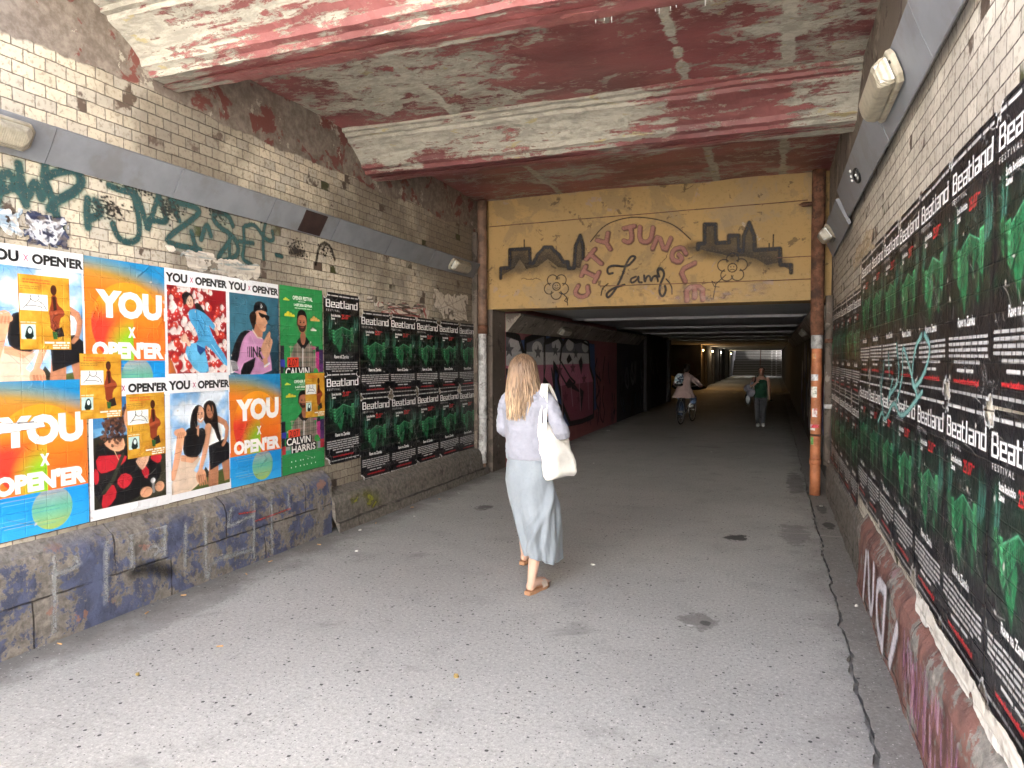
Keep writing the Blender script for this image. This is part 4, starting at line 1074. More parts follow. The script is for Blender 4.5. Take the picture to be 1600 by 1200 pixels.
MUR=[[(-3.627,2.79),(-3.626,2.93),(-3.489,2.93),(-3.489,3.18),(-3.192,3.179),(-3.185,2.98),(-3.141,2.977),(-3.083,3.086),(-2.999,3.161),(-2.982,3.186),(-2.872,3.179),(-2.848,3.137),(-2.765,3.069),(-2.706,2.971),(-2.64,2.968),(-2.633,2.882),(-2.558,2.879),(-2.536,3.181),(-2.471,3.312),(-2.429,3.175),(-2.428,3.004)],[(-0.924,3.041),(-0.924,3.109),(-0.844,3.11),(-0.846,3.35),(-0.709,3.341),(-0.702,3.107),(-0.547,3.106),(-0.548,3.19),(-0.429,3.183),(-0.422,2.998),(-0.38,2.995),(-0.374,3.168),(-0.307,3.335),(-0.245,3.159),(-0.238,2.993),(0.053,2.993),(0.06,2.795),(0.182,2.788),(0.183,2.695)],[(-3.274,3.283),(-3.274,3.177)],[(-0.024,3.145),(-0.027,2.989)],[(-0.073,3.04),(-0.073,2.992)],[(-2.326,3.2),(-2.152,3.405),(-1.902,3.479),(-1.687,3.485),(-1.415,3.429),(-1.207,3.34),(-1.017,3.15)],[(-2.024,2.767),(-2.087,2.754),(-2.103,2.832),(-2.024,2.874),(-1.837,2.835),(-1.745,2.922),(-1.715,2.966),(-1.776,2.984),(-1.838,2.896),(-1.899,2.715),(-1.992,2.534),(-2.086,2.43),(-2.117,2.493),(-2.023,2.566),(-1.867,2.607)],[(-1.714,2.707),(-1.79,2.68),(-1.775,2.618),(-1.698,2.661),(-1.677,2.721),(-1.683,2.63),(-1.637,2.628)],[(-1.607,2.718),(-1.597,2.617),(-1.577,2.701),(-1.531,2.714),(-1.516,2.623),(-1.495,2.698),(-1.441,2.71),(-1.426,2.634)],[(-1.411,2.694),(-1.441,2.786),(-1.382,2.807),(-1.337,2.721),(-1.396,2.603),(-1.41,2.483),(-1.365,2.421),(-1.321,2.51),(-1.336,2.571)],[(-2.181,2.479),(-2.165,2.572),(-2.086,2.631)],[(-1.321,2.66),(-1.247,2.567),(-1.246,2.462)]]
MURL=[[(-2.453,2.536),(-2.341,2.765),(-2.261,2.964),(-2.119,3.172),(-1.814,3.26),(-1.594,3.246),(-1.384,3.128),(-1.176,2.981),(-1.014,2.736),(-0.954,2.467)],[(-2.805,2.621),(-2.649,2.353),(-0.503,2.765),(-0.712,2.576),(-0.733,2.371)]]
TUN=[[(9.372,2.016),(10.283,1.926),(10.506,1.673),(9.806,1.453),(9.607,1.474)],[(10.622,1.896),(11.597,2.043),(11.631,1.467),(11.495,1.135),(10.919,1.236),(10.621,1.673)],[(11.563,1.886),(11.84,1.913),(12.429,2.014),(12.664,1.908),(12.507,1.613),(13.247,1.257),(13.602,1.151),(13.077,1.074),(12.128,1.57),(12.129,1.023),(11.563,1.3)],[(12.664,1.84),(13.074,2.032),(13.598,1.95),(14.065,1.985),(14.665,1.922),(14.774,1.428),(15.099,1.157),(15.106,0.382),(14.173,0.351),(13.251,0.379),(12.747,0.766),(12.431,1.233)],[(9.505,0.68),(10.446,0.906),(11.562,0.417),(10.444,0.367),(9.6,0.421)],[(10.447,1.175),(11.563,1.048),(12.748,0.628),(12.129,0.452),(11.168,0.862)]]
TUNH=[[(13.16,1.706),(12.991,1.613),(13.075,1.542),(13.333,1.612)],[(14.067,1.661),(13.877,1.562),(14.069,1.312),(14.165,1.536)],[(11.983,1.462),(12.129,1.11),(12.203,1.02),(12.055,1.418)],[(13.161,1.236),(12.91,1.127),(13.976,0.94)],[(13.975,1.015),(14.074,0.535),(14.267,0.927)]]
TSTAR=[[(9.858,1.761),(11.233,1.737),(12.24,1.778),(13.645,1.733),(12.508,1.411),(13.422,1.445)]]
PL=[[(2.775,0.528),(2.771,0.065)],[(3.11,0.502),(3.101,0.136)],[(3.285,0.495),(3.29,0.293)],[(3.548,0.508),(3.543,0.299)],[(3.727,0.468),(3.72,0.192)],[(3.907,0.469),(3.91,0.016)],[(3.937,0.029),(3.953,0.148),(4.392,0.118)],[(4.406,0.047),(4.418,0.583)],[(4.614,0.548),(4.62,0.036)],[(4.825,0.534),(4.839,0.34)],[(2.482,0.536),(2.792,0.531),(3.559,0.496)],[(2.788,0.386),(2.926,0.396),(2.91,0.451)],[(3.421,0.369),(3.465,0.386),(3.521,0.343),(3.464,0.32)],[(4.125,0.358),(4.188,0.538)],[(4.154,0.362),(4.398,0.385)]]
PLR=[[(4.428,0.334),(4.857,0.348)],[(4.245,0.429),(4.43,0.412)],[(3.31,0.251),(3.44,0.251),(3.575,0.175)]]
RP=[[(3.03,0.478),(2.932,0.336),(2.722,0.279)],[(3.03,0.478),(2.818,0.529),(2.718,0.493),(2.878,0.338)],[(2.608,0.511),(2.562,0.459),(2.634,0.315),(2.75,0.321)],[(3.374,0.268),(3.07,0.259)],[(2.466,0.496),(2.369,0.419)]]
RS=[[(4.643,1.727),(4.808,1.661),(4.62,1.523),(4.354,1.465),(4.404,1.657),(4.588,1.726)],[(4.503,1.443),(4.065,1.728),(4.13,1.534),(3.949,1.394)],[(3.901,1.695),(4.042,1.506),(3.656,1.398)],[(3.614,1.65),(3.668,1.517)],[(3.453,1.598),(3.349,1.406)],[(4.626,1.47),(4.067,1.291),(3.855,1.403),(3.532,1.237),(3.404,1.306),(3.242,1.218)],[(3.783,1.499),(3.615,1.359),(3.695,1.412)],[(3.328,1.514),(3.348,1.393),(3.436,1.303)]]
def spray_canvas(u0, u1, v0, v1, res):
    """canvas over wall coordinates u0..u1 (along) and v0..v1 (height); returns it with a point converter"""
    c = Canvas(u1 - u0, v1 - v0, res)
    return c, (lambda pts: [(u - u0, v1 - v) for u, v in pts])

# ---- teal tags and black overspray on the left bricks
c, q = spray_canvas(2.3, 6.1, 2.24, 2.83, 170)
TEAL = '0d3f44'
for k, st in enumerate(TAG):
    w = .050 if k < 8 else .042 if k < 18 else .034
    c.stroke(q(st), w * 1.5, '3f8a7c', .14, .5, 2); c.stroke(q(st), w, TEAL, .93, .3, 2)
c.ell(*q([(2.876, 2.80)])[0], .035, .03, TEAL, .6, .6); c.ell(*q([(3.215, 2.79)])[0], .04, .03, TEAL, .6, .6)
r = np.random.default_rng(6)
for (y, z), sx, n in (((3.47, 2.79), .09, 260), ((3.27, 2.58), .06, 130), ((4.19, 2.74), .05, 90), ((3.74, 2.66), .05, 140), ((4.68, 2.80), .035, 60), ((5.13, 2.60), .06, 110), ((5.55, 2.64), .05, 60)):
    for _ in range(n):
        a, b = r.normal(y, sx), r.normal(z, .035); s = r.uniform(.002, .009); c.ell(a - 2.3, 2.83 - b, s * 1.4, s, '15110f', .9)
c.stroke(q([(5.40, 2.50), (5.46, 2.70), (5.62, 2.72), (5.70, 2.58)]), .03, '1c1815', .75, .4, 2)
c.stroke(q([(5.05, 2.56), (5.22, 2.58)]), .06, '1c1815', .7, .5)
link('graffiti', grid_mesh('graffiti', c.pixels(), (WL + .004, 2.3, 2.83), (0, 3.8, 0), (0, 0, -.59), M['spray'], .03), wall_l)

# ---- silver, red and black lines on the blue plinth
c, q = spray_canvas(2.2, 5.45, .02, .50, 170)
for st in PL: c.stroke(q(st), .040, 'a9adb0', .55, .55, 1, grain=.25)
for st in PLR[:2]: c.stroke(q(st), .018, 'a8322c', .85, .4, grain=.2)
c.stroke(q(PLR[2]), .08, '131316', .75, .7, 2)
link('graffiti', grid_mesh('graffiti', c.pixels(), (-3.852, 2.2, .50), (0, 3.25, 0), (-.004, 0, -.48), M['spray'], .03), wall_l)
c, q = spray_canvas(5.6, 6.6, .10, .33, 120)
for k in range(26): y, z = r.uniform(5.75, 6.25), r.uniform(.14, .30); c.stroke(q([(y, z), (y + r.uniform(-.08, .08), z - .05)]), .04, 'a0a032', .35, .8)
link('graffiti', grid_mesh('graffiti', c.pixels(), (-3.832, 5.6, .33), (0, 1.0, 0), (0, 0, -.23), M['spray'], .03), wall_l)

# ---- white letters and pink drips on the red plinth of the right wall
c, q = spray_canvas(1.6, 5.5, .04, .44, 170)
for k in range(170):
    y = r.uniform(3.6, 5.4); z = r.uniform(.12, .42); l = r.uniform(.05, .2)
    c.stroke(q([(y, z), (y + r.uniform(-.02, .02), z - l)]), r.uniform(.012, .03), r.choice(['b98aa6', 'a06a90', 'c9a0b4', '8c4a70']), .5, .5)
for st in ([(3.42, .34), (3.22, .10)], [(3.05, .40), (2.96, .06)], [(3.05, .40), (2.80, .38), (2.72, .26), (2.78, .12), (2.96, .08)], [(2.60, .40), (2.57, .14), (2.44, .10), (2.34, .40)], [(2.24, .38), (2.12, .08)]):
    c.stroke(q(st), .078, 'e9e6ee', .9, .4, 1, grain=.2)
link('graffiti', grid_mesh('graffiti', c.pixels(), (.558, 5.5, .44), (0, -3.9, 0), (0, 0, -.40), M['spray'], .03), wall_r)

# ---- pale teal scribble across the black posters
c, q = spray_canvas(3.2, 5.0, .85, 1.85, 170)
for st in RS: c.stroke(q(st), .028, '86c0bb', .9, .45, 2)
scr = link('graffiti', grid_mesh('graffiti', c.pixels(), (WR - .0145, 5.0, 1.85), (0, -1.8, 0), (0, 0, -1.0), M['spray'], .03), wall_r)

# ---- the skyline mural on the yellow wall
c, q = spray_canvas(-3.85, .50, 2.34, 3.62, 200)
INK = '1b1a1e'
for st, low in ((MUR[0], [(-2.47, 2.86), (-2.62, 2.86), (-2.78, 2.88), (-2.93, 3.00), (-3.08, 2.90), (-3.24, 2.88), (-3.34, 3.02), (-3.42, 2.90), (-3.56, 2.83)]),
                (MUR[1], [(.03, 2.80), (-.10, 2.78), (-.22, 2.86), (-.38, 2.90), (-.52, 2.90), (-.66, 2.95), (-.82, 2.99), (-1.0, 3.05)])):
    c.poly(q(st + low), INK, .62)
    c.stroke(q([(u, v - .022) for u, v in st]), .05, INK, .85, .3)
    for u, v in low: c.ell(*q([(u, v)])[0], .10, .065, INK, .40, .9)
    for k in range(26): u, v = low[r.integers(len(low))]; c.ell(*q([(u + r.normal(0, .08), v - abs(r.normal(0, .07)))])[0], .03, .03, INK, .10, .9)
for st in MUR[2:5]: c.stroke(q(st), .016, INK, .9)
c.stroke(q(MUR[5]), .014, INK, .9, .3, 3)
GL = {'C': [[(.9, .2), (.3, .0), (0, .5), (.3, 1), (.9, .85)]], 'I': [[(.1, 0), (.9, 0)], [(.5, 0), (.5, 1)], [(.1, 1), (.9, 1)]], 'T': [[(0, 0), (1, 0)], [(.5, 0), (.5, 1)]], 'Y': [[(0, 0), (.5, .5), (1, 0)], [(.5, .5), (.5, 1)]],
      'J': [[(.2, 0), (1, 0)], [(.7, 0), (.7, .8), (.4, 1), (.05, .8)]], 'U': [[(0, 0), (.05, .8), (.5, 1), (.95, .8), (1, 0)]], 'N': [[(0, 1), (0, 0), (1, 1), (1, 0)]], 'G': [[(.95, .15), (.4, 0), (0, .5), (.4, 1), (1, .85), (1, .5), (.6, .5)]],
      'L': [[(0, 0), (0, 1), (.95, 1)]], 'E': [[(1, 0), (0, 0), (0, 1), (1, 1)], [(0, .5), (.8, .5)]]}
cx, cz = -1.68, 2.44
for ch, (u, v) in zip('CITYJUNGLE', MURL[0]):
    an = math.atan2(v - cz, u - cx) - math.pi / 2; sz = .20; wd = .17
    for off, col, ww, al in ((.014, '7d4a42', .062, .8), (0, 'ab7468', .050, .9)):
        for st in GL[ch]:
            pts = []
            for a, b in st:
                lx, lz = (a - .5) * wd + off, (.5 - b) * sz - off
                pts.append((u + lx * math.cos(an) - lz * math.sin(an), v + lx * math.sin(an) + lz * math.cos(an)))
            c.stroke(q(pts), ww, col, al, .25, 1)
for k, st in enumerate(MUR[6:]): c.stroke(q(st), (.030, .026, .026, .030, .016, .016)[k], INK, .92, .25, 2)
for (u, v), face, n, R in ((MURL[1][0], 1, 5, .105), (MURL[1][2], -1, 5, .11)):
    for k in range(n):
        a = 2 * math.pi * k / n + (.9 if face > 0 else .3)
        c.stroke(q([(u + R * math.cos(a) + .075 * math.cos(w), v + R * math.sin(a) + .075 * math.sin(w)) for w in np.linspace(a - 2.1, a + 2.1, 9)]), .012, INK, .9, .3, 1)
    c.stroke(q([(u + .055 * math.cos(w), v + .055 * math.sin(w)) for w in np.linspace(0, 6.28, 12)]), .012, INK, .9, .3)
    for s in (-1, 1): c.ell(*q([(u + s * .018, v + .012)])[0], .006, .009, INK)
    c.stroke(q([(u + w * .026, v - .022 + face * (.010 * w * w - .004)) for w in (-1, -.5, 0, .5, 1)]), .008, INK)
c.stroke(q([(-2.74, 2.54), (-2.66, 2.47), (-2.645, 2.36)]), .011, INK); c.stroke(q([(-2.66, 2.47), (-2.69, 2.42), (-2.655, 2.40), (-2.64, 2.46)]), .009, INK)
c.stroke(q([(-.58, 2.68), (-.70, 2.57), (-.735, 2.38)]), .011, INK); c.stroke(q([(-.70, 2.57), (-.75, 2.61), (-.72, 2.54), (-.66, 2.53)]), .009, INK)
for k in range(40): c.ell(*q([(r.uniform(-1.7, -.1), r.uniform(2.37, 2.56))])[0], r.uniform(.01, .06), r.uniform(.01, .03), r.choice(['b9968c', 'c9b4a6']), .35, .6)
mural = link('mural', grid_mesh('mural', c.pixels(), (-3.85, 9.196, 3.62), (4.35, 0, 0), (0, 0, -1.28), M['spray'], .03), portal)
local(mural, portal)

# ---- block-letter mural just inside the tunnel
c, q = spray_canvas(9.72, 17.5, .12, 2.04, 110)
full = (slice(None), slice(None)); zz = 2.04 - c.Y; yy = 9.72 + c.X
c.poly(q([(9.73, .55), (9.73, 1.98), (10.4, 1.92), (11.6, 2.03), (15.2, 1.95), (15.4, .5), (14, .30), (11, .35)]), '5878b4', .85)
for st in TUN: c.stroke(q(st), .16, '101014', 1, 0, 0, True)
ins = np.zeros(c.X.shape, bool)
for st in TUN: ins |= c._inside(full, c.P(q(st)))
n = c.noise(3, 4, 4)
for lo, hi, col in ((1.72, 3, '7c7c84'), (1.50, 1.74, 'f0eeec'), (1.10, 1.52, 'e089a4'), (0, 1.12, 'a4566c')):
    c.shade((ins & (zz + .04 * (n - .5) >= lo) & (zz < hi + .0)).astype(float), col)
for u, v in ((10.1, 1.84), (11.2, 1.80), (12.3, 1.88), (13.2, 1.9), (14.4, 1.88)): c.ell(*q([(u, v)])[0], .28, .12, 'f0eeec', .9)
for st in TUN: c.stroke(q(st), .05, '101014', 1, 0, 0, True)
for st in TUNH: c.poly(q(st), '101014'); c.stroke(q(st), .03, '101014', 1, 0, 0, True)
for u, v in TSTAR[0] + [(13.9, .8), (12.9, .9), (14.3, 1.2)]:
    pt = [(u + (.20 if k % 2 == 0 else .085) * math.cos(math.pi * k / 5 + 1.57) * 1.1, v + (.13 if k % 2 == 0 else .055) * math.sin(math.pi * k / 5 + 1.57)) for k in range(10)]
    c.poly(q(pt), '7a3a50' if v < 1.6 else '4e4e56', .9)
for u in (11.9, 12.6, 13.3, 13.9, 14.6): c.stroke(q([(u, r.uniform(1.0, 1.3)), (u + .12, r.uniform(.5, .7))]), .05, 'e2b9bf', .7, .4)
for k in range(14):
    u = 15.3 + r.uniform(0, 2); v = r.uniform(.4, 1.9); c.stroke(q([(u, v), (u + r.uniform(-.3, .3), v - .3), (u + r.uniform(-.2, .5), v - .5)]), .06, r.choice(['1a1c26', '27324a', '6a2434']), .8, .3, 1)
local(link('mural', grid_mesh('mural', c.pixels(), (TL + .006, 9.72, 2.04), (0, 7.78, 0), (0, 0, -1.92), M['spray'], .03), tunnel), tunnel)
c, q = spray_canvas(17.7, 26, .2, 2.0, 60)
for k in range(50):
    u = r.uniform(17.9, 25.5); v = r.uniform(.5, 1.9); c.stroke(q([(u, v), (u + r.uniform(-.5, .5), v - .4), (u + r.uniform(-.2, .8), v - .6), (u + r.uniform(0, .6), v)]), r.uniform(.06, .16), r.choice(['16181f', '1d2a44', '2c4a5a', '3a2030', '7a7a80']), .8, .2, 2)
local(link('mural', grid_mesh('mural', c.pixels(), (TL + .006, 17.7, 2.0), (0, 8.3, 0), (0, 0, -1.8), M['spray'], .03), tunnel), tunnel)
c, q = spray_canvas(9.8, 20, .2, 2.0, 60)
for k in range(60):
    u = r.uniform(10, 19.5); v = r.uniform(.6, 1.95); c.stroke(q([(u, v), (u + r.uniform(-.4, .4), v - .5), (u + r.uniform(-.2, .7), v - .6), (u + r.uniform(0, .5), v)]), r.uniform(.06, .2), r.choice(['1d3a8a', '2a4aa0', '16181f', 'c0c4cc', '7a2030']), .8, .2, 2)
local(link('mural', grid_mesh('mural', c.pixels(), (TR - .006, 20, 2.0), (0, -10.2, 0), (0, 0, -1.8), M['spray'], .03), tunnel), tunnel)

# ------------------------------------------------------------------ posters
def poster_mesh(name, px, side, mat, seed=0, puff=.0018):
    """unit poster: origin at the top corner nearest the camera, facing the passage"""
    ny, nx = px.shape[:2]; rr = np.random.default_rng(seed)
    g = rr.random((9, 7)); fy = np.linspace(0, 7.99, ny); fx = np.linspace(0, 5.99, nx)
    iy, ix = fy.astype(int), fx.astype(int); ty, tx = (fy - iy)[:, None], fx - ix
    ty = ty * ty * (3 - 2 * ty); tx = tx * tx * (3 - 2 * tx)
    rel = (g[iy][:, ix] * (1 - tx) + g[iy][:, ix + 1] * tx) * (1 - ty) + (g[iy + 1][:, ix] * (1 - tx) + g[iy + 1][:, ix + 1] * tx) * ty
    w, h = nx / RES, ny / RES
    if side < 0: return grid_mesh(name, px, (0, 0, 0), (0, w, 0), (0, 0, -h), mat, .5, rel * puff)
    return grid_mesh(name, px, (0, w, 0), (0, -w, 0), (0, 0, -h), mat, .5, rel * puff)

def sub(px, x0, y0, x1, y1):
    a, b, c_, d = int(x0 * RES), int(math.ceil(x1 * RES)), int(y0 * RES), int(math.ceil(y1 * RES))
    return px[c_:d, a:b], a / RES, c_ / RES

ART = {k: f().pixels() for k, f in dict(gradient=art_gradient, friends=art_friends, balloons=art_balloons, cap=art_cap, sweater=art_sweater, singer=art_singer, low=art_singer_low, castle=art_castle).items()}
for k in ART: ART[k][..., 3] = 1

PHOTO = dict(friends=(.03, .118, .585, .833), balloons=(.03, .118, .585, .738), cap=(.03, .118, .60, .758), sweater=(.03, .118, .575, .818))
def worn(px, seed, k=1.0, notch=True):
    """fading, paste creases, scuffs and a torn corner"""
    ny, nx = px.shape[:2]; rr = np.random.default_rng(seed); o = Canvas(nx / RES, ny / RES, RES)
    for _ in range(int(16 * k)):
        x, y, a = rr.uniform(0, o.w), rr.uniform(0, o.h), rr.normal(.5, .5); l = rr.uniform(.03, .16)
        o.stroke([(x, y), (x + l * .5 * math.cos(a) + rr.normal(0, .01), y + l * .5 * math.sin(a)), (x + l * math.cos(a), y + l * math.sin(a) + rr.normal(0, .012))], rr.uniform(.002, .004), rr.choice(['d8d6d2', '8a8884', '50504e']), rr.uniform(.25, .6), .4, 1)
    for _ in range(int(5 * k)): o.ell(rr.uniform(0, o.w), rr.uniform(0, o.h), rr.uniform(.004, .014), rr.uniform(.004, .010), 'c8c4bc', .8, .3, rr.uniform(0, 3))
    p = o.pixels(); q = px.copy(); n = o.noise(4, seed, 5)[::2, ::2]; n2 = o.noise(40, seed + 1, 3)[::2, ::2]
    q[..., :3] = q[..., :3] * (1 + .5 * k * (n[..., None] - .5)) + .016 * k * np.clip(n[..., None] - .45, 0, 1)
    q[..., :3] = q[..., :3] * (1 - p[..., 3:]) + p[..., :3] * p[..., 3:]
    if notch:
        X, Y = np.meshgrid(np.arange(nx) / RES, np.arange(ny) / RES)
        for cx, cy in ((0, 0), (nx / RES, ny / RES), (nx / RES, 0), (0, ny / RES)):
            r0 = rr.uniform(.0, .07)
            dd = np.hypot(X - cx, Y - cy) + .05 * (n2 - .5)
            q[dd < r0 + .010, :3] = .62; q[dd < r0, 3] = 0
    return q
posters = []
def poster(kind, y, z, off, label, group, tilt=0.0):
    art = worn(ART[kind], 60 + len(posters), .4, False)
    me = poster_mesh('poster', art, -1, M['print'], len(posters), .003)
    o = link('poster', me, None, (WL + off, y, z)); o.rotation_euler = (rad(tilt), 0, 0)
    tag(o, label, 'poster', group)
    if kind in PHOTO:
        p, dx, dy = sub(art, *PHOTO[kind])
        pm = poster_mesh('photo_print', p, -1, M['print'], 50 + len(posters), 0)
        link('photo_print', pm, o, (.0034, dx, -dy))
    posters.append(o)
G1 = 'colourful festival posters on the left wall'
for k, y, l, t in (('friends', 2.48, 'cropped poster of two girls under blue sky, half covered by a yellow flyer', .3), ('gradient', 3.085, 'orange sunset poster in the upper row beside the red balloons poster', -.2),
                   ('balloons', 3.675, 'poster of a person in blue tracksuit lying among red and white balloons', .2), ('cap', 4.27, 'poster of a man in black cap and sunglasses with hands pressed together', -.3), ('singer', 4.885, 'upper green poster of a bearded man in checked jacket', .2)):
    poster(k, y, 2.262, .008, l, G1, t)
for k, y, l, t in (('gradient', 2.475, 'lowest left orange sunset poster with a torn white scratch through its lettering', .2), ('sweater', 3.09, 'poster of a curly haired woman in red and black jumper', -.3), ('friends', 3.68, 'uncovered poster of two smiling girls hugging under blue sky', .1),
                   ('gradient', 4.275, 'orange sunset poster below the man in sunglasses', -.1), ('low', 4.885, 'lower green poster of a bearded man, partly covered by a yellow flyer', .2)):
    poster(k, y, 1.502, .012, l, G1, t)
# the scratch of bare white paper
c, q = spray_canvas(2.45, 2.95, 1.18, 1.32, 300)
c.poly(q([(2.45, 1.30), (2.52, 1.29), (2.60, 1.265), (2.80, 1.262), (2.81, 1.235), (2.66, 1.225), (2.50, 1.215), (2.45, 1.22)]), 'eeedeb'); c.lines(.1, .05, .2, 2, .012, .003, 'b9b7b5', 5)
link('torn_strip', grid_mesh('torn_strip', c.pixels(), (.0048, -.025, -.182), (0, .5, 0), (0, 0, -.14), M['print'], .4), posters[5])

FL = art_flyer().pixels(); FL[..., 3] = 1
for y, z, off, t, w, l in ((2.68, 2.105, .0125, .6, 1.35, 'yellow flyer pasted over the cropped poster of two girls'), (3.035, 1.66, .0185, -.5, 1.28, 'yellow flyer overlapping the seam between two orange sunset posters'),
                           (3.355, 1.395, .0165, .5, 1.35, 'yellow flyer covering the face of the woman in red and black jumper'), (5.21, 1.497, .0165, 0, 1.28, 'yellow flyer in the top corner of the lower green poster')):
    ny, nx = FL.shape[:2]
    o = link('flyer', grid_mesh('flyer', FL, (0, 0, 0), (0, .225 * w, 0), (0, 0, -.315 * w), M['print']), None, (WL + off, y, z)); o.rotation_euler = (rad(t), 0, 0)
    tag(o, l, 'flyer', 'yellow flyers pasted over the posters')

castle_l = [poster_mesh('poster', worn(ART['castle'], 40 + k, .7), -1, M['print_dark'], 77 + k, .003) for k in range(3)]
castle_r = [poster_mesh('poster', worn(ART['castle'], 50 + k, 1.0), 1, M['print_dark'], 87 + k, .004) for k in range(4)]
cn = iter(range(999))
ORD = ['first', 'second', 'third', 'fourth', 'fifth', 'sixth', 'seventh']
def castle(me, x, y, z, sy, sz, label, group, tilt):
    o = link('poster', me[next(cn) % len(me)], None, (x, y, z)); o.scale = (1, sy, sz); o.rotation_euler = (rad(tilt), 0, 0)
    tag(o, label, 'poster', group); return o
GL_ = 'black castle posters on the left wall'
castle(castle_l, WL + .010, 5.505, 2.262, 1, 1, 'upper black castle poster directly beside the upper green poster', GL_, -.2)
castle(castle_l, WL + .013, 5.50, 1.502, 1, 1, 'lower black castle poster directly beside the lower green poster', GL_, .2)
for row, (z, nm) in enumerate(((2.125, 'upper'), (1.245, 'lower'))):
    for k in range(5):
        castle(castle_l, WL + .016 + .002 * row + .0006 * (k % 2), 6.10 + .594 * k, z - (.004 * k), 1, 1, f'black castle poster, {nm} row, {ORD[4 - k]} from the grey drainpipe on the left wall', GL_, random.uniform(-.6, .6))
GR_ = 'black castle posters on the right wall'
YR = (1.955, 2.54, 3.135, 3.72, 4.295, 4.875, 5.46)
for row, (z, nm) in enumerate(((2.385, 'upper'), (1.475, 'lower'))):
    for k, y in enumerate(YR):
        castle(castle_r, WR - .008 - .002 * row - .0006 * (k % 2), y, z + random.uniform(-.006, .006), .98, 1.03, f'black castle poster, {nm} row, {ORD[k]} from the open near end of the right wall', GR_, random.uniform(-.5, .5))
for row, (z, nm) in enumerate(((2.18, 'upper'), (1.29, 'lower'))):
    for k in range(5):
        castle(castle_r, WR - .006 - .002 * row - .0006 * (k % 2), 6.06 + .585 * k, z + .004 * k, .98, 1, f'black castle poster, {nm} row, {ORD[4 - k]} from the orange pipe on the right wall', GR_, random.uniform(-.5, .5))

# remains of older bills
def remnant(side, y0, z1, w, h, base, inks, label, thr=.5, seed=0, off=.006, tail=None):
    c = Canvas(w, h, 260); n = c.noise(9 / max(w, .3), seed, 5); e = np.minimum(np.minimum(c.X, w - c.X) / w, np.minimum(c.Y, h - c.Y) / h)
    m = ((n + np.clip(e * 1.6, 0, .32)) > thr + .16).astype(float)
    c.shade(m, base); rr = np.random.default_rng(seed)
    for col in inks:
        for _ in range(9): c.stroke([(rr.uniform(0, w), rr.uniform(0, h)) for _ in range(3)], rr.uniform(.006, .022), col, .8, .2, 1)
    n2 = c.noise(30, seed + 1, 3); c.shade(np.clip((n2 - .58) * 8, 0, 1), '8a8076', .5)
    c.c[..., 3] *= m
    px = c.pixels(); rel = np.clip(c.noise(12, seed + 2, 3)[::2, ::2], 0, 1) * .012
    o = wall_sheet('torn_paper', px, side, y0, z1, w, h, off, M['print'], None, .5, rel[:px.shape[0], :px.shape[1]])
    return tag(o, label, 'torn paper', 'torn remains of old posters')
remnant(-1, 2.72, 2.47, .27, .19, '39405a', ['c9ccd4', '20243a', 'dfe0e4'], 'torn dark blue sticker remains below the teal graffiti', .42, 3)
remnant(-1, 2.38, 2.47, .36, .17, 'd8d4cc', ['8fa6b8'], 'torn white paper remains beside the dark blue sticker', .50, 5)
remnant(-1, 3.62, 2.42, 1.1, .17, 'd2cabd', ['7a8a8c', 'b8b0a4'], 'torn whitish strip above the orange sunset and balloons posters', .54, 8)
remnant(-1, 6.15, 2.28, 1.5, .20, 'c9c2b6', ['a02a30', '4a4038'], 'torn strip with red marks above the black posters', .56, 12)
remnant(-1, 7.75, 2.50, 1.05, .36, 'cfc7ba', ['a89e90'], 'large pale scraped patch of old paper near the drainpipe', .48, 15)
remnant(1, 1.9, .60, 1.6, .10, 'dedbd4', ['c9c4ba'], 'torn white strip along the red plinth under the black posters', .46, 21, .03)
remnant(1, 5.2, 2.56, 1.5, .20, 'b9aa92', ['9a8a72'], 'torn brownish strip above the black posters of the right wall', .52, 25)
# ------------------------------------------------------------------ sheet metal ledges, lamps, pipes
def ledge(label, xb, zb, xt, zt, y0, joints, y1):
    root = empty('metal_ledge', (xb, y0, zb), label, 'metal ledge', 'sloping grey metal ledges along the walls')
    n = Vector((zb - zt, 0, xt - xb)).normalized(); n = n if n.z < 0 else -n
    ys = [y0] + list(joints) + [y1]
    for a, b in zip(ys[:-1], ys[1:]):
        mb = MB(); t = .010; w = random.uniform(-.004, .004)
        A = Vector((xb, 0, zb)); B = Vector((xt, 0, zt)); m = (A + B) / 2 + n * .004
        ring = lambda y: [A + n*w + Vector((0, y, 0)), m + n*w + Vector((0, y, 0)), B + n*w + Vector((0, y, 0)), B + n*w - n * t * 3 + Vector((0, y, .0)), A + n*w - n * t + Vector((0, y, 0))]
        mb.loft([ring(a + .003), ring(b - .003)], smooth=False)
        o = mb.build('panel', M['ledge'], root); o.location = -root.location
    return root, n
led_l, nl = ledge('sloping grey metal ledge above the colourful posters on the left wall', -3.955, 2.755, -3.845, 2.945, -1.0, (0, .95, 1.9, 2.85, 3.76, 4.72, 5.62, 6.6, 7.6, 8.3), 8.97)
led_r, nr = ledge('sloping grey metal ledge above the black posters on the right wall', .595, 2.845, .50, 3.09, -1.0, (0, 1.1, 2.2, 3.3, 4.45, 5.95), 6.75)
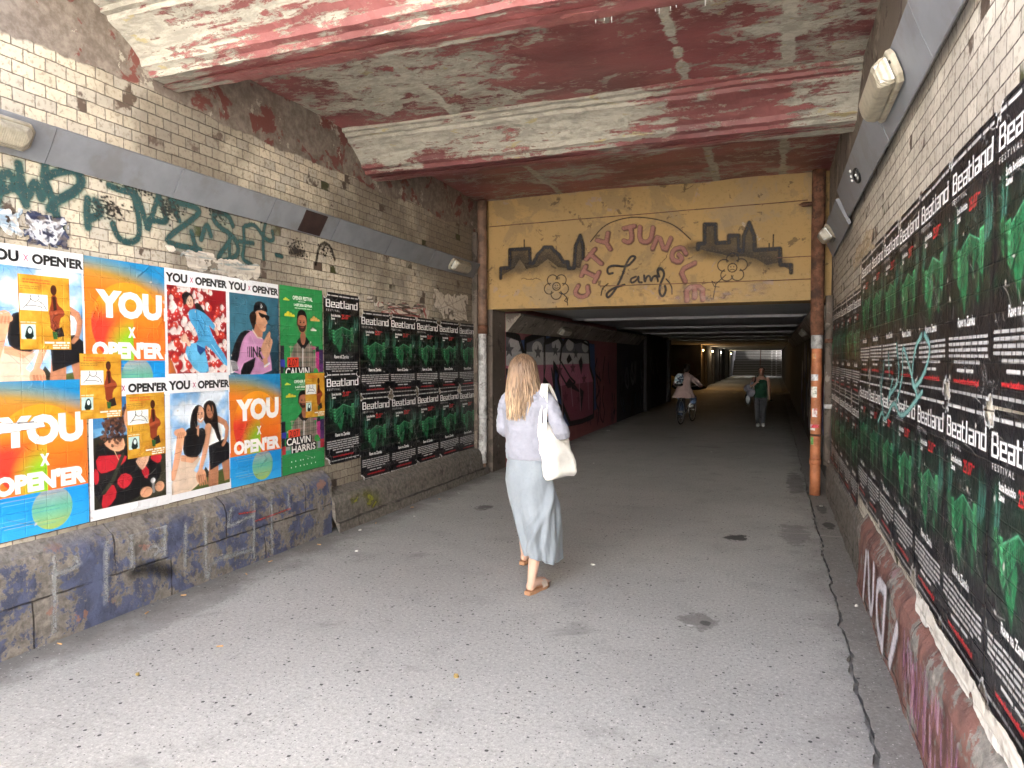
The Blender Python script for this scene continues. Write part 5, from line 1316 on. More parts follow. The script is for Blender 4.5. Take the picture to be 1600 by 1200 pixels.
# the near-portal end of the right ledge: shorter bent plates
mb_ = [((.60, 2.79), (.49, 3.02), 6.78, 7.7), ((.61, 2.80), (.50, 3.06), 7.74, 8.7)]
for (xb, zb), (xt, zt), a, b in mb_:
    mb = MB(); mb.loft([[(xb, a, zb), (xt, a, zt), (xt + .03, a, zt + .01), (xb + .02, a, zb + .02)], [(xb, b, zb - .03), (xt, b, zt - .03), (xt + .03, b, zt - .02), (xb + .02, b, zb - .01)]], smooth=False)
    o = mb.build('panel', M['ledge'], led_r); o.location = -led_r.location
mb = MB(); H0 = Vector((-3.955, 0, 2.755)); H1 = Vector((-3.845, 0, 2.945))
def on(h0, h1, n, t, y, d): p = h0.lerp(h1, t) + n * d; return Vector((p.x, y, p.z))
mb.loft([[on(H0, H1, nl, t, y, d) for t, y in ((.05, 5.12), (.05, 5.43), (.95, 5.43), (.95, 5.12))] for d in (.002, .010)], smooth=False)
o = mb.build('hatch', plain('dark_brown_hatch', (.035, .02, .018), .6, .3, 12, .2), led_l); o.location = -led_l.location
mb = MB(); mb.tube([on(H0, H1, nl, .5, 5.46, .004) + Vector((0, 0, .0)), on(H0, H1, nl, 1.0, 5.46, .004)], .006, 6)
R0, R1 = Vector((.595, 0, 2.845)), Vector((.50, 0, 3.09))
mb = MB()
ring = [on(R0, R1, nr, .40 + .17 * math.cos(w), 5.62 + .10 * math.sin(w), .012) for w in np.linspace(0, 6.2832, 17)]
mb.tube(ring, .010, 6, False); o = mb.build('cable_ring', M['black'], led_r); o.location = -led_r.location
mb = MB()
for t, y in ((.45, 5.66), (.32, 5.60), (.72, 5.80), (.60, 5.84), (.50, 5.87)): mb.ell(on(R0, R1, nr, t, y, .008), (.012, .016, .012), 8, 6)
o = mb.build('screw', M['strip'], led_r); o.location = -led_r.location

M['old_plastic'] = plain('yellowed_plastic', (.36, .33, .26), .45, .2, 14, .1, dirt=(.20, .17, .12), dirt_amt=.6)
def m_cover():
    T = NT('ribbed_lamp_cover'); P = T.co(); s = T.xyz(P)
    w = T.math('SINE', T.math('MULTIPLY', s[0], 520.0)); n = T.noise(P, 16, 6, .6)
    c = T.mix(T.step(n, .35, .7), (.44, .40, .31), (.26, .235, .18))
    return T.out(c, .3, T.bump(w, .35, .003), spec=.5, Transmission_Weight=.15)
M['cover'] = m_cover()
M['glass_end'] = plain('clear_lamp_end', (.58, .61, .62), .15, .05, 9, .02, spec=.6)
def bulkhead(loc, rot, label, L=.5, W=.135, D=.095):
    """oblong tunnel lamp; local x along its length, local z = away from what it is fixed to"""
    root = empty('bulkhead_lamp', loc, label, 'wall lamp', 'old oblong tunnel lamps'); root.rotation_euler = rot
    oct_ = lambda l, w, ch, z: [(l/2 - ch, -w/2, z), (l/2, -w/2 + ch, z), (l/2, w/2 - ch, z), (l/2 - ch, w/2, z), (-l/2 + ch, w/2, z), (-l/2, w/2 - ch, z), (-l/2, -w/2 + ch, z), (-l/2 + ch, -w/2, z)]
    MB().loft([oct_(L + .05, W + .02, .035, 0), oct_(L + .05, W + .02, .035, .022), oct_(L + .03, W + .01, .03, .030)], smooth=False).build('base', M['old_plastic'], root, bevel=.003)
    MB().loft([oct_(L - .02, W - .012, .02, .0305), oct_(L - .02, W - .012, .02, .055), oct_(L - .05, W - .035, .03, D - .012), oct_(L - .08, W - .06, .03, D)], smooth=False).build('cover', M['cover'], root, bevel=.005)
    mb = MB(); x = L / 2 - .012; mb.loft([[(x, -W/2 + .02, .034), (x, W/2 - .02, .034), (x - .02, W/2 - .035, D - .012), (x - .02, -W/2 + .035, D - .012)], [(x + .004, -W/2 + .02, .034), (x + .004, W/2 - .02, .034), (x - .016, W/2 - .035, D - .012), (x - .016, -W/2 + .035, D - .012)]], smooth=False)
    mb.build('end_window', M['glass_end'], root)
    mb = MB(); mb.tube([(L / 2 + .012, .02, .029), (L / 2 + .012, .02, .033)], .009, 8); mb.build('screw_hole', M['black'], root)
    return root
def along(n, flip=1):
    """rotation with local x = -y world (towards the camera) and local z = n"""
    x = Vector((0, -1 * flip, 0)); z = n.normalized(); y = z.cross(x)
    return Matrix((x, y, z)).transposed().to_euler()
bulkhead(on(R0, R1, nr, .62, 4.02, .012), along(nr), 'yellowed oblong lamp on the grey ledge over the black posters', .62, .15, .10)
bulkhead(on(H0, H1, nl, .55, 2.42, .012), along(nl), 'oblong lamp on the left grey ledge near the teal graffiti', .56, .14, .09)
bulkhead(on(H0, H1, nl, .55, 8.35, .012), along(nl), 'oblong lamp on the left grey ledge close to the drainpipe', .50, .14, .09)
bulkhead(Vector((.535, 7.95, 2.93)), along(Vector((-.75, -.3, -.55))), 'tilted lamp on the bent plates beside the rusty pipe', .30, .15, .12)

# sloped concrete ledge inside the tunnel with its lamp
mb = MB(); mb.extrude_y([(TL - .01, 2.03), (TL + .02, 2.03), (TL + .24, 2.27), (TL + .24, 2.30), (TL - .01, 2.30)], 9.72, 20.5)
o = mb.build('ledge', M['band'], tunnel); local(o, tunnel)
mb = MB(); mb.extrude_y([(TR + .01, 2.03), (TR - .02, 2.03), (TR - .20, 2.27), (TR - .20, 2.30), (TR + .01, 2.30)], 9.72, 27)
o = mb.build('ledge', M['band'], tunnel); local(o, tunnel)
nt = Vector((.74, 0, -.67))
bulkhead(Vector((TL + .145, 12.3, 2.145)), along(nt), 'unlit oblong lamp on the ledge above the tunnel mural', .55, .14, .10)
bulkhead(Vector((TR - .125, 14.6, 2.145)), along(Vector((-.74, 0, -.67))), 'unlit oblong lamp on the right ledge inside the tunnel', .5, .14, .10)

def glow(name, col, k):
    T = NT(name); return T.out((.8, .8, .8), .4, emit=col, estr=k)
for k, (y, col, pw, lab) in enumerate(((39.75, (1, .50, .14), 2.4, 'lit orange lamp at the start of the far tunnel section'), (46, (1, .72, .40), 1.8, 'lit warm lamp second along the far left tunnel wall'), (53.5, (1, .86, .66), 1.2, 'small lit white lamp third along the far left tunnel wall'), (66.5, (1, .80, .45), 1.8, 'lit yellowish lamp closest to the stairs'))):
    root = empty('tunnel_lamp', (TL + .02, y, 2.10), lab, 'wall lamp', 'lit lamps along the far tunnel wall')
    MB().box(0, -.16, -.06, .05, .16, .06).build('housing', M['old_plastic'], root, bevel=.01)
    MB().ell((.065, 0, 0), (.045, .10, .042), 12, 8).build('diffuser', glow('lit_diffuser_%d' % k, col, 4), root)
    l = bpy.data.lights.new('tunnel_lamp_light', 'POINT'); l.energy = pw; l.color = col; l.shadow_soft_size = .08
    lo = bpy.data.objects.new('tunnel_lamp_light', l); COL.objects.link(lo); lo.parent = root; lo.location = (.24, 0, -.05)

def pipe(name, x, y, segs, label, cat='pipe'):
    root = empty(name, (x, y, 0), label, cat)
    for nm, z0, z1, r_, m in segs:
        n = max(2, int((z1 - z0) / .15)); zs = np.linspace(z0, z1, n)
        MB().tube([(.004 * fbm(x, z * 1.3, 1), .004 * fbm(y, z * 1.3, 4), z) for z in zs], r_, 20).build(nm, M[m], root)
    return root
pl_ = pipe('drainpipe', -3.855, 9.06, [('foot', -.01, .17, .042, 'brown_pipe'), ('lower_pipe', .15, 2.08, .060, 'zinc'), ('upper_pipe', 2.06, 3.84, .070, 'brown_pipe'), ('collar', .78, .83, .066, 'zinc'), ('collar', 1.98, 2.10, .076, 'rust')], 'drainpipe with grey lower half beside the yellow wall', 'drainpipe')
pr_ = pipe('drainpipe', .475, 9.02, [('lower_pipe', -.01, 1.88, .060, 'orange_pipe'), ('collar', 1.74, 1.96, .065, 'zinc'), ('upper_pipe', 1.9, 3.84, .075, 'rust'), ('collar', .36, .43, .066, 'orange_pipe'), ('clamp', .70, .725, .065, 'rust')], 'orange painted drainpipe with stickers and rusty upper half', 'drainpipe')
def sticker(z, h, a0, a1, col, col2=None):
    mb = MB(); R = .0622; vs = []; n = 8
    for i in range(n + 1):
        w = rad(a0 + (a1 - a0) * i / n)
        vs += [(R * math.cos(w), R * math.sin(w), z), (R * math.cos(w), R * math.sin(w), z + h)]
    mb.add(vs, [(2*i, 2*i+2, 2*i+3, 2*i+1) for i in range(n)])
    mb.build('sticker', plain('sticker_paper', col, .5, .3, 30, .1, dirt=col2 or (.2, .2, .2), dirt_amt=.9), pr_)
for s in ((1.36, .075, 195, 285, (.6, .62, .66), (.06, .07, .12)), (1.16, .13, 200, 275, (.66, .66, .62), (.2, .25, .2)), (.93, .10, 225, 280, (.68, .66, .66), (.5, .1, .1)), (.80, .04, 190, 300, (.55, .05, .08), (.7, .6, .6)), (.77, .028, 195, 260, (.7, .7, .68), None), (.60, .09, 205, 245, (.12, .35, .10), (.6, .6, .5)), (1.62, .06, 210, 260, (.55, .28, .12), None)): sticker(*s)
pipe('grey_pipe', .595, 8.86, [('pipe', .38, 2.35, .042, 'grime'), ('collar', 1.04, 1.09, .048, 'zinc'), ('collar', 1.80, 1.85, .048, 'rust')], 'thin weathered grey pipe between the orange pipe and the black posters')
# pencil-shaped bracket at the top of the orange pipe
mb = MB(); mb.tube([(0, 0, 3.45), (-.17, 0, 3.45), (-.22, 0, 3.452)], [.028, .028, .002], 8); mb.build('bracket', M['rust'], pr_)

# ------------------------------------------------------------------ litter
M['paper'] = plain('dirty_white_paper', (.66, .65, .62), .8, .15, 25, .3)
M['butt'] = plain('cigarette_filter', (.60, .36, .16), .8, .2, 40, .2)
M['leafm'] = plain('dry_leaf', (.36, .26, .10), .7, .3, 40, .3)
def scrap(x, y, s, m, label, seed):
    rr = random.Random(seed); n = 9; top = []
    pts = [(s * rr.uniform(.6, 1.1) * math.cos(2*math.pi*k/n), s * .7 * rr.uniform(.6, 1.1) * math.sin(2*math.pi*k/n)) for k in range(n)]
    mb = MB(); mb.loft([[(a, b, .001) for a, b in pts], [(a * .9, b * .9, .002 + rr.uniform(.001, .012)) for a, b in pts]], smooth=False)
    o = mb.build('dry_leaf' if m is M['leafm'] else 'paper_scrap', m); o.location = (x, y, .0005); o.rotation_euler.z = rr.uniform(0, 6)
    tag(o, label, 'litter', 'scraps of litter on the pavement')
for k, (x, y, s, m, l) in enumerate(((-1.32, 5.3, .022, 'paper', 'small white paper scrap on the pavement behind the blonde woman'), (-3.28, 4.98, .016, 'paper', 'white scrap at the foot of the blue plinth'), (-3.05, 2.62, .016, 'leafm', 'orange leaf scrap near the blue plinth'),
        (-1.50, 3.17, .022, 'leafm', 'yellow dry leaf on the foreground pavement'), (.50, 8.3, .035, 'paper', 'white paper scrap in the gutter below the orange pipe'), (.52, 5.0, .018, 'paper', 'white crumb in the gutter beside the red plinth'), (-3.66, 5.62, .022, 'paper', 'crumpled white scrap against the grey plinth'),
        (-3.45, 6.3, .014, 'paper', 'tiny white scrap along the grey plinth'), (-3.55, 7.6, .018, 'paper', 'white scrap halfway along the grey plinth'), (-3.5, 15.5, .05, 'paper', 'white paper below the tunnel mural'), (-2.6, 10.5, .02, 'paper', 'white scrap on the dark tunnel pavement'), (-1.0, 12.5, .025, 'paper', 'pale scrap in the middle of the tunnel'))):
    scrap(x, y, s, M[m], l, k + 3)
mb = MB(); mb.tube([(-.03, 0, .005), (.005, 0, .005)], .004, 8); o = mb.build('cigarette_butt', M['butt']); o.location = (-2.9, 3.05, 0); o.rotation_euler.z = .6; tag(o, 'orange cigarette butt on the foreground pavement', 'cigarette butt')
for k, (x, y) in enumerate(((-3.78, 2.75), (-3.74, 3.3), (-3.79, 3.62), (-3.70, 4.15), (-3.76, 4.5), (-3.72, 5.05), (-3.66, 5.9), (-3.68, 6.7), (-3.62, 7.2))):
    o = link('cigarette_butt', bpy.data.objects['cigarette_butt'].data, None, (x, y, .0005)); o.rotation_euler.z = k * 1.9; tag(o, 'tiny cigarette butt in the dirt along the foot of the left wall', 'cigarette butt', 'cigarette butts along the left wall')
mb = MB(); mb.box(-.28, -.5, 0, .28, .5, .014); o = mb.build('cardboard', plain('flattened_cardboard', (.62, .60, .54), .8, .1, 8, .2), bevel=.004); o.location = (.42, 33.6, .06); o.rotation_euler = (0, rad(-10), rad(8)); tag(o, 'pale flattened cardboard sheet lying by the right tunnel wall', 'cardboard')
# bags left in the recess
bag = fuse(MB().ell((0, 0, .36), (.34, .26, .36), 16, 12).ell((.12, .05, .18), (.30, .26, .20), 16, 10).ell((-.12, 0, .62), (.14, .12, .14), 12, 8), 'sack', plain('yellow_sack', (.55, .46, .22), .7, .2, 6, .5), .03, 3)
bag.location = (-5.25, 38.5, 0); tag(bag, 'bulging pale yellow sack standing in the lit recess of the tunnel', 'sack')
bun = fuse(MB().ell((0, 0, .16), (.85, .28, .18), 18, 10).ell((-.6, .05, .22), (.22, .2, .2), 12, 8).ell((.5, 0, .14), (.5, .24, .14), 14, 8), 'sleeping_bag', plain('dark_bundle_cloth', (.02, .02, .023), .9, .3, 6, .5), .03, 3)
bun.location = (-4.25, 37.6, 0); tag(bun, 'long dark bundle lying on the tunnel floor beside the sack', 'bundle')
# ------------------------------------------------------------------ people
def m_cloth(name, col, weave=260.0, var=.14, rough=.9, bump=.25, wr=7.0, sheen=.15):
    T = NT(name); v = T.co(); n = T.noise(v, wr, 6, .6, .3); f = T.noise(v, weave, 2, .6); b = T.noise(v, 60, 4, .6)
    c = T.mix(T.step(n, .3, .7), tuple(x * (1 - var) for x in col), tuple(min(.9, x * (1 + var)) for x in col))
    c = T.mix(T.math('MULTIPLY', T.step(b, .5, .75), .25), c, tuple(x * .7 for x in col))
    return T.out(c, rough, T.bump(T.math('ADD', n, T.math('MULTIPLY', f, .25)), bump, .006), spec=.15, Sheen_Weight=sheen)
def m_skin(name, col):
    T = NT(name); v = T.co(); n = T.noise(v, 12, 5, .6)
    c = T.mix(n, tuple(x * .88 for x in col), tuple(x * 1.08 for x in col))
    return T.out(c, .5, T.bump(T.noise(v, 120, 3), .1, .002), spec=.35, Subsurface_Weight=.08, Subsurface_Scale=.02, Subsurface_Radius=(1, .4, .25))
M['skin'] = m_skin('fair_skin', (.62, .40, .30)); M['skin2'] = m_skin('tanned_skin', (.46, .27, .20))
M['knit'] = m_cloth('lilac_grey_knit', (.30, .31, .365), 180, .08, .95, .35, 9)
M['linen'] = m_cloth('pale_blue_linen', (.255, .290, .325), 240, .07, .85, .35, 6)
M['canvas'] = m_cloth('cream_canvas', (.80, .785, .73), 220, .06, .9, .35, 8)

def limb(mb, pts, rs, n=14):
    """tapered limb with rounded ends, splined through its joints"""
    P_ = [Vector(p) for p in pts]; Q = []; R = []
    for i in range(len(P_) - 1):
        p0 = P_[max(i-1, 0)]; p1 = P_[i]; p2 = P_[i+1]; p3 = P_[min(i+2, len(P_)-1)]
        for k in range(5):
            t = k / 5
            Q.append(.5 * ((2*p1) + (p2 - p0)*t + (2*p0 - 5*p1 + 4*p2 - p3)*t*t + (3*p1 - p0 - 3*p2 + p3)*t**3)); R.append(rs[i] + (rs[i+1] - rs[i]) * t)
    Q.append(P_[-1]); R.append(rs[-1])
    mb.tube(Q, R, n)
    for p, q in ((P_[0], rs[0]), (P_[-1], rs[-1])): mb.ell(p, (q, q, q), 12, 8)

def hand(mb, w, d, nrm, curl=.5, s=1.0, thumb=1):
    """palm, four unequal fingers with knuckle bends, thumb leaving the side of the palm. d = pointing, nrm = palm side"""
    d = Vector(d).normalized(); nrm = Vector(nrm).normalized(); nrm = (nrm - d * nrm.dot(d)).normalized(); sd = d.cross(nrm) * thumb
    w = Vector(w); rot = Matrix((sd, d, nrm)).transposed()
    mb.ell(w + d * .045 * s, (.040 * s, .052 * s, .016 * s), 14, 10, rot)
    for k, (off, L) in enumerate(((.028, .068), (.010, .077), (-.009, .071), (-.027, .055))):
        p = w + d * .085 * s + sd * off * s; a = 0; pts = [p - d * .02 * s]
        for j, fr in enumerate((.45, .32, .23)):
            pts.append(p); a += curl * (.55 + .35 * j + .06 * k); p = p + (d * math.cos(a) + nrm * math.sin(a)) * L * fr * s
        pts.append(p); mb.tube(pts, [.0092*s, .0095*s, .0088*s, .0080*s, .0062*s], 8); mb.ell(p, (.0063*s,)*3, 8, 6)
    p0 = w + d * .018 * s + sd * .026 * s; p1 = p0 + (sd * .8 + d * .7 + nrm * .35).normalized() * .035 * s; p2 = p1 + (sd * .15 + d * .8 + nrm * .55).normalized() * .028 * s
    mb.tube([p0, p1, p2], [.0125*s, .0105*s, .0080*s], 8); mb.ell(p2, (.008*s,)*3, 8, 6)

def foot(mb, heel, toe, s=1.0, lift=0.0):
    h, t = Vector(heel), Vector(toe); d = (t - h).normalized(); sd = Vector((d.y, -d.x, 0)); L = (t - h).length
    mb.tube([h + d * .03 + Vector((0, 0, .035)), h + d * L * .35 + Vector((0, 0, .045)), h + d * L * .65 + Vector((0, 0, .03)), h + d * L * .86 + Vector((0, 0, .022))], [.032*s, .036*s, .034*s, .026*s], 12)
    mb.ell(h + d * .035 + Vector((0, 0, .032)), (.033*s, .035*s, .034*s))
    for k, o in enumerate((.026, .011, -.003, -.016, -.027)):
        b = h + d * L * .80 + sd * o * s; mb.tube([b + Vector((0, 0, .024)), b + d * (.052 - .007 * k) * s + Vector((0, 0, .014))], [.0115*s - .0012*k, .0085*s - .0008*k], 8)

def head_shape(mb, c, yaw=0.0, s=1.0, pitch=0.0):
    c = Vector(c); R = Matrix.Rotation(yaw, 3, 'Z') @ Matrix.Rotation(pitch, 3, 'X')
    at = lambda x, y, z: c + R @ Vector((x, y, z)) * s
    mb.ell(at(0, -.012, .022), (.075*s, .093*s, .092*s), 20, 14, R); mb.ell(at(0, .020, -.035), (.060*s, .070*s, .082*s), 18, 12, R)
    mb.ell(at(0, .075, -.105), (.026*s, .022*s, .020*s), 12, 8, R)
    mb.tube([at(0, .086, .018), at(0, .103, -.022), at(0, .088, -.034)], [.009*s, .015*s, .012*s], 8)
    mb.ell(at(0, .083, -.066), (.024*s, .012*s, .010*s), 10, 8, R)
    for q in (-1, 1):
        mb.ell(at(q*.076, -.005, -.005), (.010*s, .020*s, .032*s), 10, 8, R); mb.ell(at(q*.032, .078, .022), (.020*s, .010*s, .009*s), 10, 8, R)
        mb.ell(at(q*.045, .055, -.030), (.022*s, .024*s, .026*s), 10, 8, R)

def wrinkle(o, amp, f, seed=0, aniso=(1, 1, 1), zmin=None):
    me = o.data; n = len(me.vertices); co = np.empty(n * 3); no = np.empty(n * 3)
    me.vertices.foreach_get('co', co); me.vertices.foreach_get('normal', no); co = co.reshape(-1, 3); no = no.reshape(-1, 3)
    d = np.array([fbm(x * f * aniso[0] + seed, y * f * aniso[1], z * f * aniso[2], 3) for x, y, z in co]) * amp
    me.vertices.foreach_set('co', (co + no * d[:, None]).ravel()); me.update()

def ring(cx, cy, z, rx, ry, n=40, f=None):
    out = []
    for k in range(n):
        w = 2 * math.pi * k / n; r = 1 + (f(w) if f else 0)
        out.append((cx + rx * r * math.cos(w), cy + ry * r * math.sin(w), z))
    return out

# ---- the woman walking away
W0 = Vector((-1.62, 4.70, 0))
mb = MB()
head_shape(mb, (-.065, .03, 1.535), -.05, .98, -.08)
limb(mb, [(-.045, -.005, 1.36), (-.06, .012, 1.47)], [.06, .05])
mb.loft([ring(-.03, 0, .84, .12, .10), ring(-.03, 0, .92, .150, .115), ring(-.035, 0, 1.02, .125, .095), ring(-.045, 0, 1.15, .140, .105), ring(-.05, 0, 1.30, .160, .10), ring(-.05, 0, 1.38, .10, .075)])
limb(mb, [(.10, 0, 1.345), (.205, -.025, 1.14), (.13, .19, 1.10)], [.046, .034, .026]); limb(mb, [(-.175, 0, 1.33), (-.205, -.002, 1.13), (-.12, .19, 1.09)], [.042, .030, .026])
hand(mb, (.125, .195, 1.10), (-.75, .6, .15), (-.4, -.8, .1), .55, .95, 1); hand(mb, (-.115, .195, 1.09), (.7, .65, .2), (.3, -.8, .2), .55, .95, -1)
limb(mb, [(.05, .0, .86), (.055, .02, .49), (.062, -.07, .33), (.063, -.19, .085)], [.085, .056, .050, .030]); limb(mb, [(-.10, .0, .86), (-.125, .22, .50), (-.17, .31, .34), (-.205, .42, .10)], [.085, .056, .050, .031])
foot(mb, (.055, -.240, .022), (.112, .01, .022)); foot(mb, (-.21, .385, .03), (-.185, .635, .045))
woman = fuse(mb, 'person', M['skin'], .006, 5)
woman.location = W0
tag(woman, 'blonde woman in lilac jumper and pale blue skirt walking away', 'person')

mb = MB()
mb.loft([ring(-.03, .0, .905, .152, .122), ring(-.03, .0, .93, .160, .130), ring(-.035, 0, 1.02, .156, .125), ring(-.045, 0, 1.15, .160, .122), ring(-.05, -.002, 1.28, .172, .116), ring(-.05, -.002, 1.36, .150, .100), ring(-.05, 0, 1.405, .085, .075), ring(-.052, 0, 1.43, .066, .066)])
limb(mb, [(.085, 0, 1.345), (.16, -.015, 1.25), (.232, -.035, 1.12), (.185, .08, 1.10), (.13, .185, 1.10)], [.062, .058, .056, .050, .040]); limb(mb, [(-.175, 0, 1.335), (-.203, -.005, 1.22), (-.212, .0, 1.11), (-.17, .09, 1.085), (-.12, .185, 1.09)], [.060, .054, .050, .046, .040])
sw = fuse(mb, 'jumper', M['knit'], .009, 4, woman)
wrinkle(sw, .011, 8, 3, (1.6, 1, .8)); wrinkle(sw, .005, 24, 9, (1, 1, 1.8))

def skirt_rings():
    key = [(.935, -.030, 0, .142, .112), (.86, -.028, 0, .158, .135), (.76, -.020, 0, .170, .155), (.62, .012, .01, .168, .175), (.48, .040, .02, .158, .200), (.36, .060, .03, .145, .215), (.215, .078, .03, .126, .225)]
    out = []; N = 180
    for k in range(70):
        t = k / 69 * (len(key) - 1); i = min(int(t), len(key) - 2); u = t - i; u = u * u * (3 - 2 * u) * .4 + u * .6
        z, cx, cy, rx, ry = [a + (b - a) * u for a, b in zip(key[i], key[i+1])]
        g = (.935 - z) / .695; rg = []
        for q in range(N):
            w = 2 * math.pi * q / N
            sw_ = w + .55 * g * math.sin(w * 1 + .6)
            f = g ** 1.6 * (.075 * math.sin(5 * sw_ + 1.0 + 4.2 * g) + .035 * math.sin(11 * sw_ + 7.0 * g + .5)) + .05 * g * math.sin(3 * w + 9 * z) * max(0, math.cos(w + .4)) + .022 * fbm(math.cos(w) * 2.2, math.sin(w) * 2.2, z * 5, 3) + g * .05 * fbm(math.cos(w) * 3, math.sin(w) * 3, z * 2.5, 3)
            for (wa, za), (wb, zb), A, wd in (((-.1, .76), (-1.9, .28), .085, .20), ((-.45, .70), (-1.25, .24), .070, .16), ((.25, .62), (-.55, .24), .080, .20), ((-1.2, .74), (-1.9, .62), .035, .15), ((-2.6, .70), (-2.3, .25), .045, .22), ((-.9, .60), (-1.7, .45), .045, .12)):
                if zb - .06 < z < za + .06:
                    tt = (za - z) / (za - zb); wc = wa + (wb - wa) * tt; dw = (w - wc + math.pi) % (2 * math.pi) - math.pi; uu = dw / wd
                    f += A * math.exp(-uu * uu) * (1.0 + 1.5 * uu) * max(0, min(1, (za + .06 - z) / .12)) * max(0, min(1, (z - zb + .06) / .06))
            hem = g ** 3 * (-.030 * math.cos(w - .5) + .012 * math.sin(3 * w))
            rg.append((cx + rx * (1 + f) * math.cos(w), cy + ry * (1 + f) * math.sin(w), z + hem))
        out.append(rg)
    return out
mb = MB(); mb.loft(skirt_rings(), cap=False)
sk = link('skirt', mb.mesh('skirt', M['linen']), woman)
so = sk.modifiers.new('s', 'SOLIDIFY'); so.thickness = .003; so.offset = -1
me = evaluated(sk.copy() if False else sk, 'skirt'); sk = link('skirt', me, woman)

def m_hair(name, root_c, mid_c, tip_c, z0, z1):
    T = NT(name); v = T.co(); s = T.xyz(v); n = T.noise(T.mp(v, scale=(55, 55, 3)), 1.0, 4, .6); b = T.noise(T.mp(v, scale=(14, 14, 1.5)), 1.0, 3)
    t = T.math('ADD', T.math('DIVIDE', T.math('SUBTRACT', z1, s[2]), z1 - z0), T.math('MULTIPLY', T.math('SUBTRACT', b, .5), .7))
    c = T.ramp(t, [(0, root_c), (.45, mid_c), (1, tip_c)])
    c = T.mix(T.step(n, .36, .60), tuple(x * .48 for x in mid_c), c)
    return T.out(c, .42, T.bump(n, .5, .003), spec=.45)
M['hair'] = m_hair('blonde_hair', (.10, .06, .037), (.31, .20, .122), (.62, .45, .29), 1.24, 1.62)
def hair_pt(a, t, grow=1.0):
    """a: angle round the head (0 = nape, +-pi = brow); t: 0 crown .. 1 tip"""
    cx, cy = -.066, .008
    if t < .28:
        th = t / .28 * 1.5; x = .092 * math.sin(th) * math.sin(a); y = -.108 * math.sin(th) * math.cos(a); z = 1.545 + .112 * math.cos(th)
    else:
        u = (t - .28) / .72; wx = .092 + .040 * math.sin(min(u * 2.1, 1.57)) - .028 * u; wy = .108 + .028 * min(1, u * 1.6) + .01 * u
        x = wx * math.sin(a); y = -wy * math.cos(a); z = 1.553 - .345 * u
        if abs(a) > 1.45: y = min(y, .05)
    return Vector((cx + x * grow, cy + y * grow, z))
mb = MB(); rings = []
for k in range(26):
    t = k / 25 * .94; rings.append([hair_pt(-2.05 + 4.1 * q / 47, max(t, .01), .985 - .02 * math.sin(t * 3) + .02 * fbm(q * .7, t * 2, 3, 3)) for q in range(48)])
vs = [p for rg in rings for p in rg]; mb.add(vs, [(i*48+k, i*48+k+1, (i+1)*48+k+1, (i+1)*48+k) for i in range(25) for k in range(47)], True)
hr = random.Random(4)
for k in range(620):
    a = hr.uniform(-2.05, 2.05); t1 = hr.uniform(.86, 1.05); t0 = hr.uniform(.0, .35); g = hr.uniform(.97, 1.07); ph = hr.uniform(0, 6); am = hr.uniform(.003, .017); da = hr.gauss(0, .16)
    pts = []; rs = []; n = 13
    for i in range(n):
        u = i / (n - 1); t = t0 + (t1 - t0) * u
        p = hair_pt(a + da * u + am * 4 * math.sin(ph + u * 5), max(t, .01), g + .03 * u * math.sin(ph))
        p += Vector((math.sin(ph + u * 9), math.cos(ph * 2 + u * 8), 0)) * am * u; pts.append(p); rs.append((.0045 if k % 3 else .007) * (1 - .75 * u ** 3))
    mb.tube(pts, rs, 5, False)
link('hair', mb.mesh('hair', M['hair'], False), woman)

M['cork'] = plain('cork_sole', (.40, .22, .12), .8, .15, 30, .3); M['suede'] = plain('beige_suede', (.58, .48, .40), .85, .1, 30, .3)
def sandal(heel, toe, parent):
    h, t = Vector(heel), Vector(toe); d = (t - h).normalized(); sd = Vector((d.y, -d.x, 0)).normalized(); L = (t - h).length + .03; h = h - d * .012
    out = [(0, -.022), (0, .022), (.06, .034), (.13, .032), (.19, .044), (.24, .036), (L, .008), (L, -.010), (.24, -.036), (.17, -.042), (.10, -.032), (.05, -.034)]
    z0 = h.z - .022; up = d.z
    mb = MB(); mb.loft([[h + d * a + sd * b * 1.04 + Vector((0, 0, z)) for a, b in out] for z in (-.022, .006)], smooth=False)
    root = mb.build('sandal', M['cork'], parent, bevel=.004)
    mb = MB(); rg = []
    for a in (.135, .16, .185, .205): rg.append([h + d * a + sd * (.047 * math.cos(w)) + Vector((0, 0, .002 + .058 * math.sin(w) * (1 - (a - .135) * 3))) for w in np.linspace(0, math.pi, 13)])
    n = 13; mb.add([p for r_ in rg for p in r_], [(i*n+k, i*n+k+1, (i+1)*n+k+1, (i+1)*n+k) for i in range(3) for k in range(n-1)], True)
    mb.build('strap', M['suede'], root)
    mb = MB(); b = h + d * .165 + sd * .030 + Vector((0, 0, .052)); mb.tube([b - d * .010, b + d * .010, b + d * .010 + sd * .012, b - d * .010 + sd * .012, b - d * .010], .002, 6); mb.build('buckle', M['steel'], root)
sandal((.055, -.240, .022), (.112, .01, .022), woman); sandal((-.21, .385, .03), (-.185, .635, .045), woman)

